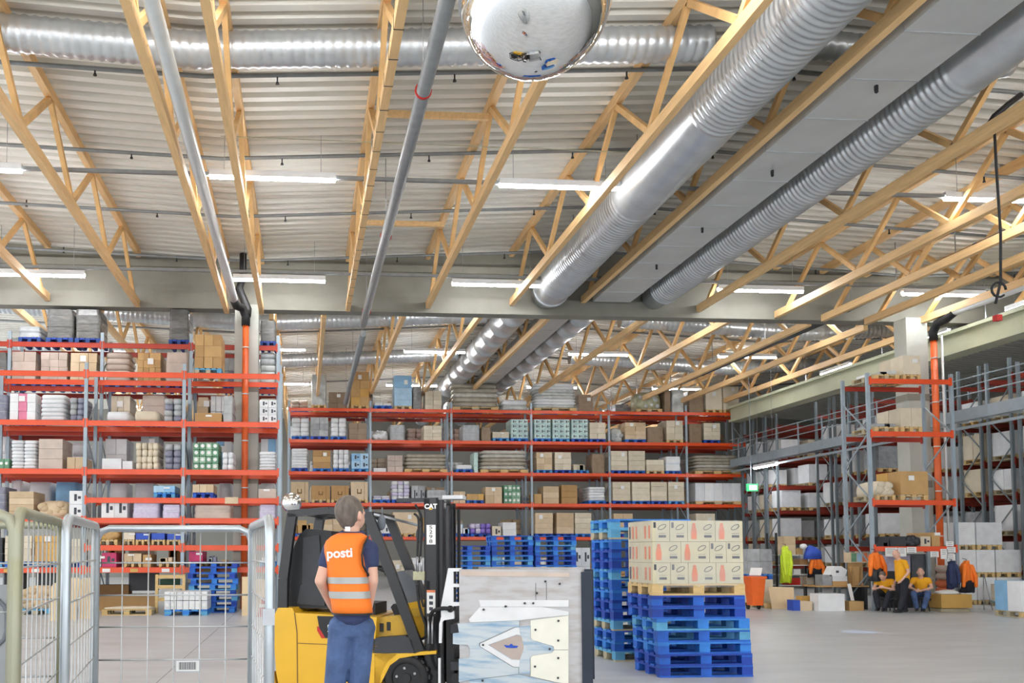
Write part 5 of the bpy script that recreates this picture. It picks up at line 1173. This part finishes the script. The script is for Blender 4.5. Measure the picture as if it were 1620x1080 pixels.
def jacket(px0, px1, py0, py1, Y, m1, label, m2=None, split=.55, seed=1, sleeve=True):
    x0, x1 = X_(px0, Y), X_(px1, Y); z1, z0 = Z_(py0, Y, px0), Z_(py1, Y, px0); w_ = (x1-x0)/2; h = z1-z0; r = random.Random(seed)
    t = empty('jacket', ((x0+x1)/2, Y, z0), 0, label, 'jacket', 'hanging work jackets')
    ring = lambda z, s: ((r.uniform(-.03, .03)*1, 0, h*z), w_*s*r.uniform(.92, 1.05), .11*r.uniform(.8, 1.1))
    lo, hi = MB(), MB()
    def crease(q):
        q.v = [(vx*(1+.12*math.sin(6*math.atan2(vy, vx)+vz*5+seed)), vy*(1+.3*math.sin(6*math.atan2(vy, vx)+vz*7+seed)), vz+.03*math.sin(vx*25+seed)) for vx, vy, vz in q.v]; return q
    if m2: lo.loft([ring(z, s) for z, s in ((0, .95), (split*.5, .9), (split, .86))], 0, True, True, 32, 2.4); crease(lo).build('lower_part', m2, t)
    zs = (split if m2 else 0, .86), (split+.05 if m2 else .25, .9), (.62, .8), (.74, .8), (.84, .66), (.92, .38), (1, .12)
    hi.loft([ring(z, s) for z, s in zs], 0, True, True, 32, 2.4); crease(hi).build('upper_part', m1, t)
    for s in (-1, 1):
        b = MB(); b.chain([(s*w_*.5, -.05, h*.84), (s*w_*(.85 if sleeve else .6), -.1, h*.5), (s*w_*(.92 if sleeve else .35), -.09, h*.2)], [.06, .055, .045]); remesh(b.build('sleeve', m1, t), .015, 2)
    b = MB(); b.tube([(0, 0, h*.97), (0, 0, h+.06), (0, .15, h+.08)], .008, 6); b.build('hook', 'black', t); return t
jacket(1231, 1249, 864, 921, 24.36, 'limeyellow', 'bright lime yellow jacket hanging on the shelf trolley', seed=3, sleeve=False)
jacket(1275, 1297, 882, 912, 24.36, 'hivis', 'orange jacket hanging under a blue cloth by the trolley', 'darkcloth', .4, 4)
b = MB(); u = at(1285, 872, Y=24.36); b.loft([((0, 0, -.22), .26, .12), ((.02, 0, 0), .22, .12), ((-.03, 0, .12), .12, .1), ((-.06, 0, .17), .03, .05)], 0, True, True, 14, 3); o = b.build('blue_cloth', 'royal', None, u); tag(o, 'blue cloth heaped over the orange jacket', 'cloth')
b = MB(); u = at(1271, 864, Y=24.36); b.ell((0, 0, 0), .1, .1, .08); o = b.build('work_hat', 'white', None, u); tag(o, 'white cap beside the blue cloth', 'cap')
jacket(1332, 1352, 873, 924, 23.85, 'darkcloth', 'dark coat hanging behind the work table', seed=5)
jacket(1368, 1394, 873, 918, 22.3, 'hivis', 'orange and grey jacket hanging on the small rack post', 'dkgrey', .42, 6)
jacket(1494, 1508, 888, 930, 22.35, 'navy', 'navy and orange jacket hanging right of the orange downpipe', None, .4, 7)
jacket(1514, 1535, 888, 936, 22.35, 'hivis', 'orange jacket with dark hem hanging by the white cartons', 'darkcloth', .35, 8)
# work table
TY = 23.0; x0, x1 = X_(1287, TY), X_(1370, TY); zt = Z_(926, TY, 1330)
tb = empty('work_table', (x0, TY, 0), 0, 'brown work table with printer boxes left of the workers', 'table')
b = MB(); b.box(0, x1-x0, 0, .7, zt-.04, zt); b.build('tabletop', 'kraft2', tb)
for x in (.03, x1-x0-.08):
    for y in (.03, .62): b = MB(); b.box(x, x+.05, y, y+.05, 0, zt-.04); b.build('leg', 'dkgrey', tb)
on(1297, 1312, 909, 926, 'greyw2', 'grey_box', 'grey box at the left end of the work table', 'box', 23.1)
on(1313, 1336, 919, 926, 'kraft', 'cardboard_box', 'flat brown box under the printer', 'box', 23.1)
on(1313, 1336, 911, 919, 'white2', 'printer_base', 'light grey device between the flat box and the white printer', 'device', 23.1)
b = MB(); u = at(1326, 911, Y=23.1); b.prism([(-.24, 0), (.2, 0), (.26, .16), (.1, .27), (-.1, .26)], 0, .35, 0); b.box(-.06, .02, -.006, 0, .09, .15, 1); o = b.build('label_printer', ['white', 'ink'], None, u); tag(o, 'white slanted printer on top of the device stack', 'printer')
cb = empty('colour_box', (X_(1356, 23.2), 23.2, zt+.002), 0, 'tall cardboard container with green, blue and orange panels on table', 'box')
b = MB(); b.loft([((0, .15, 0), .12, .1), ((0, .15, .5), .2, .14)], 0, False, True, 4); b.build('container', 'kraft', cb)
b = MB(); z_ = Z_(890, 23.2, 1356)-zt; h_ = .28; xw = .25
b.box(-xw, xw, 0, .3, z_, z_+h_, 0)
for i, x in enumerate((-.23, -.07, .09)): b.box(x, x+.14, -.006, 0, z_+.03, z_+h_-.02, i+1)
b.build('panel_box', ['tan', 'green2', 'ltblue', 'orange_print'], cb)
b = MB(); b.box(-.15, .15, .1, .3, .0, z_); b.build('support', 'kraft', cb)
pz = at(1343, 923, Y=22.9); b = MB(); b.beam(pz, at(1349, 950, Y=22.85), .1, .004, 0); o = b.build('paper_strip', 'paper'); tag(o, 'long white paper strip hanging from the table edge', 'paper')
bxp('cardboard_box', 1338, 1361, 951, 963, 22.6, .35, 'kraft', 'open brown box on the floor under the paper strip', 'box', z0=0)
bxp('white_box', 1290, 1331, 939, 963, 22.5, .4, 'white', 'large white box on the floor in front of the table', 'box', z0=0)
bxp('cardboard_box', 1261, 1280, 951, 963, 22.7, .35, 'tan', 'tan box on the floor left of the white box', 'box', z0=0)
bxp('blue_bag', 1250, 1261, 949, 963, 22.7, .3, 'crate', 'dark blue bag on the floor beside the leaning board', 'bag', z0=0)
bxp('cardboard_box', 1264, 1289, 943, 963, 23.15, .3, 'amber', 'golden brown box behind the tan floor box', 'box', z0=0)
bxp('black_bin', 1358, 1366, 928, 962, 23.2, .4, 'black', 'black bin under the right end of the table', 'bin', z0=0)
# papers pinned to the small rack
for i, (a, c, d, e) in enumerate(((1397, 1416, 866, 880), (1417, 1430, 866, 880), (1431, 1446, 865, 874), (1468, 1481, 872, 881), (1484, 1495, 868, 884), (1493, 1505, 856, 864), (1494, 1508, 865, 874), (1494, 1507, 876, 888))):
    x0, x1 = X_(a, 22.42), X_(c, 22.42); z1, z0 = Z_(d, 22.42, a), Z_(e, 22.42, a)
    b = MB(); b.box(x0, x1, 22.415, 22.42, z0, z1, 0)
    for k in range(3): b.box(x0+.04, x1-.05, 22.412, 22.415, z1-.04-.05*k, z1-.03-.05*k, 1)
    o = b.build('paper_notice', ['paper', 'ink']); tag(o, 'white paper notice pinned to the small right rack, %s from left' % ORD[i], 'notice', 'paper notices on the small right rack')
# a beam low on the small rack, where the notices hang, is the lowest shelf; boxes behind the men
bxp('white_carton', 1399, 1436, 878, 903, 23.65, .5, 'lilac', 'pale carton on the stand behind the standing worker', 'box')
bxp('carton_stand', 1397, 1438, 903, 962, 23.65, .5, 'dkgrey', 'dark stand behind the standing worker', 'stand', z0=0)
bxp('grey_cabinet', 1438, 1461, 876, 962, 23.7, .5, 'midgrey', 'narrow grey cabinet behind the seated worker', 'cabinet', z0=0)
t = empty('net_sack_pile', (X_(1488, 23.0), 23.0, 0), 0, 'reddish pile of net sacks beside the orange downpipe', 'sacks')
for k in range(6): b = MB(); b.loft([((0, 0, .2*k), .13, .16), ((0, 0, .2*k+.1), .19, .2), ((0, 0, .2*k+.19), .13, .16)], 0, True, True, 12, 3); b.build('sack', 'orange_print' if k < 4 else 'pinkish', t)
b_ = bxp('cardboard_crate', 1483, 1531, 940, 959, 21.9, .7, 'amber', 'golden brown open carton on a small pallet right of the workers', 'box', z0=.1)
b = MB(); b.box(-.4, .4, .05, .65, -.098, -.02); b.build('base_pallet', 'pine_grey', b_)
b = MB(); b.loft([((-.05, .3, .36), .3, .25), ((-.05, .3, .42), .25, .2), ((0, .3, .46), .1, .1)], 0, True, True, 14, 3); o = b.build('paper_heap', 'paper', b_); o['label'] = 'crumpled white paper sticking out'
# step stand
b = MB(); u = at(1532, 962, Z=0)
for dx, dx2 in ((-.1, 0), (.14, .02)): b.tube([(u.x+dx, 22.6, 0), (u.x+dx2, 22.7, .95)], .012, 6)
o = b.build('folding_stand', 'steel'); tag(o, 'thin steel folding stand beside the golden brown carton', 'stand')
# big white cartons on pine pallets, three tiers
wy = 26.3-1.5; tiers = [(0, 3, 912, 951), (1, 3, 872, 908), (2, 1, 830, 864)]
bx = X_(1516, wy, 900)
ww = .62
zz = 0
for k, n in ((0, 3), (1, 3), (2, 1)):
    for i in range(n+(k == 2)):
        nm = ('lowest', 'middle', 'top')[k]; cw = (.56, .56, .8)[i]; x = bx+(.28, .86, 1.58)[i]
        if k == 2 and i == 1: cw, x = .8, bx+1.0
        big = cw > .6  # wide ones stand in for the cartons' shaded side faces, toned greyer
        t = empty('carton_pallet', (x, wy+.45, zz), 0, 'big %s carton on a pine pallet, %s tier, %s from the left' % ('shade-toned white' if big else 'white', nm, ORD[i]), 'pallet load', 'big white cartons at the right')
        b = MB(); b.box(-cw/2, cw/2, -.45, .45, .146, .146+.66, 0)
        if not big: b.box(-.2, .0, -.4525, -.4505, .62, .625, 1); b.box(-.18, -.06, -.4525, -.4505, .57, .574, 1); b.box(-.2, .05, -.4525, -.4505, .67, .674, 1)
        b.build('carton', ['white2' if big else 'white', 'greyw'], t); sub_pallet('pine', t, cw-.02, .9)
    zz += .81
load(1590, 1612, 925, .002, 23.6, 'wrap', 'beige', 'worn', 'small wrapped goods on a pale blue pallet by the white cartons', 'pallet loads on the floor at the right', 2, 1, .7)
load(1608, 1655, 919, .002, 19.8, 'carton', 'bluewhite', 'pine', 'white box with blue print on a pallet at the right edge', 'pallet loads on the floor at the right', 1, 1, .8)
ploads(905, 932, 866, 956, 26.2, 'white', None, 'white printed boxes piled right of the blue pallet stacks', 'print', 2, 3, .6)
# ------------------------------------------------------------------ things on the floor in front of the left rack
GL = 'goods on the floor by the left rack'
load(262, 330, 935, .002, 22.0, 'pack', 'white', 'blue', 'white wrapped bottle packs on a blue pallet by the left rack', GL, 7, 2, .9)
for k in range(9):
    o = place('pallet', BL[k % 5], None, (X_(335, 22.9)+(.03*(k % 3)), 23.38, k*.1445), R(3*(k % 2))); tag(o, 'blue pallet, %s from the floor in the low stack behind bottle packs' % ORD[k], 'pallet', 'blue pallets by the left rack')
load(36, 84, 927, .002, 22.6, 'dome', 'tan', 'worn', 'tan wrapped cartons with torn paper behind the left cages', GL, 2, 2, .8)
for i, (a, c) in enumerate(((84, 100), (110, 128), (129, 160))):
    x0, x1 = X_(a, 20.5+.3*i), X_(c, 20.5+.3*i); b = MB(); yb = 20.5+.3*i; zt = Z_(914 if i else 922, yb, a)
    b.prism([(x0, 0), (x1-.06, 0), (x1, zt), (x0+.05, zt), (x0, zt-.1)], yb, yb+.05); o = b.build('leaning_board', 'ply'); tag(o, 'tall pale plywood board behind the left cages, %s from left' % ORD[i], 'board', 'plywood boards by the left rack')
for i, (a, c, d) in enumerate(((384, 402, 912), (403, 432, 916))):
    yb = 21.9+.2*i; x0, x1 = X_(a, yb), X_(c, yb); b = MB(); b.box(x0, x1, yb, yb+.06, 0, Z_(d, yb, a)); o = b.build('plywood_panel', 'ply'); tag(o, 'upright pale plywood panel beside the column, %s one' % ('left', 'right')[i], 'board', 'plywood panels by the column')
o = place('pallet', PM['pine'][0], None, (X_(203, 22.2), 22.6, 0)); tag(o, 'pine pallet with loose cardboard on the floor by the left rack', 'pallet')
b = MB(); b.loft([((0, 0, 0), .6, .35), ((0, 0, .02), .62, .38), ((.1, 0, .05), .4, .2)], 0, True, True, 14, 3); o = b.build('cardboard_sheet', 'beige', None, (X_(203, 22.2), 22.6, .145)); tag(o, 'crumpled pale cardboard sheet lying on the pine pallet', 'cardboard')
FB = [('long_carton', 157, 248, 940, 958, 24.0, .5, 'kraft2', 'long dark brown carton lying in the bottom of the left rack', 'box'),
      ('long_carton', 157, 206, 925, 940, 24.1, .5, 'ink_brown', 'dark brown carton above the long carton', 'box'),
      ('display_case', 206, 250, 903, 934, 24.2, .4, 'dkgrey', 'dark cabinet standing in the bottom of the left rack', 'cabinet'),
      ('green_crate', 255, 288, 916, 931, 24.2, .5, 'darkgreen', 'dark green crate low in the left rack', 'crate'),
      ('cardboard_box', 298, 318, 908, 921, 24.3, .4, 'beige', 'beige box low in the left rack, left one of a pair', 'box'),
      ('cardboard_box', 320, 344, 909, 921, 24.3, .4, 'tan', 'tan box low in the left rack, right one of a pair', 'box'),
      ('black_bin', 10, 40, 905, 955, 23.8, .5, 'black', 'black container in the shade behind the weathered cage', 'bin'),
      ('black_bin', 60, 104, 903, 950, 23.8, .5, 'dkgrey', 'dark grey container behind the left plywood boards', 'bin')]
for f in FB: bxp(*f, z0=(0 if f[4] > 945 else None))
ys = empty('slatted_stand', (X_(262, 22.9), 22.9, 0), 0, 'pale yellow wooden frame behind the bottle packs', 'stand')
for x in (-.23, .45): b = MB(); b.box(x, x+.07, 0, .07, 0, .98); b.build('post', 'pine', ys)
for z in (.3, .62, .88): b = MB(); b.box(-.2, .5, .01, .06, z, z+.09); b.build('rail', 'pine', ys)
cn = empty('traffic_cone', (X_(417, 21.6), 21.6, 0), 0, 'small red traffic cone seen through the right cage side', 'cone')
b = MB(); b.tube([(0, 0, .02), (0, 0, .45)], [.12, .03], 16); b.box(-.15, .15, -.15, .15, 0, .02); b.build('cone', 'redpaint', cn); b = MB(); b.tube([(0, 0, .22), (0, 0, .3)], [.083, .064], 16); b.build('band', 'paper', cn)
# blue safety spot thrown on the floor
sp = at(1360, 999, Z=0); ld = bpy.data.lights.new('safety_spot', 'SPOT'); ld.energy = 900; ld.color = (.25, .5, 1); ld.spot_size = R(5.5); ld.spot_blend = .6; ld.shadow_soft_size = .05
lo = bpy.data.objects.new('safety_spot', ld); COL.objects.link(lo); lo.location = (sp.x, sp.y, 8.2); lo['label'] = 'blue spot lamp under the roof above the open floor'; lo['category'] = 'lamp'
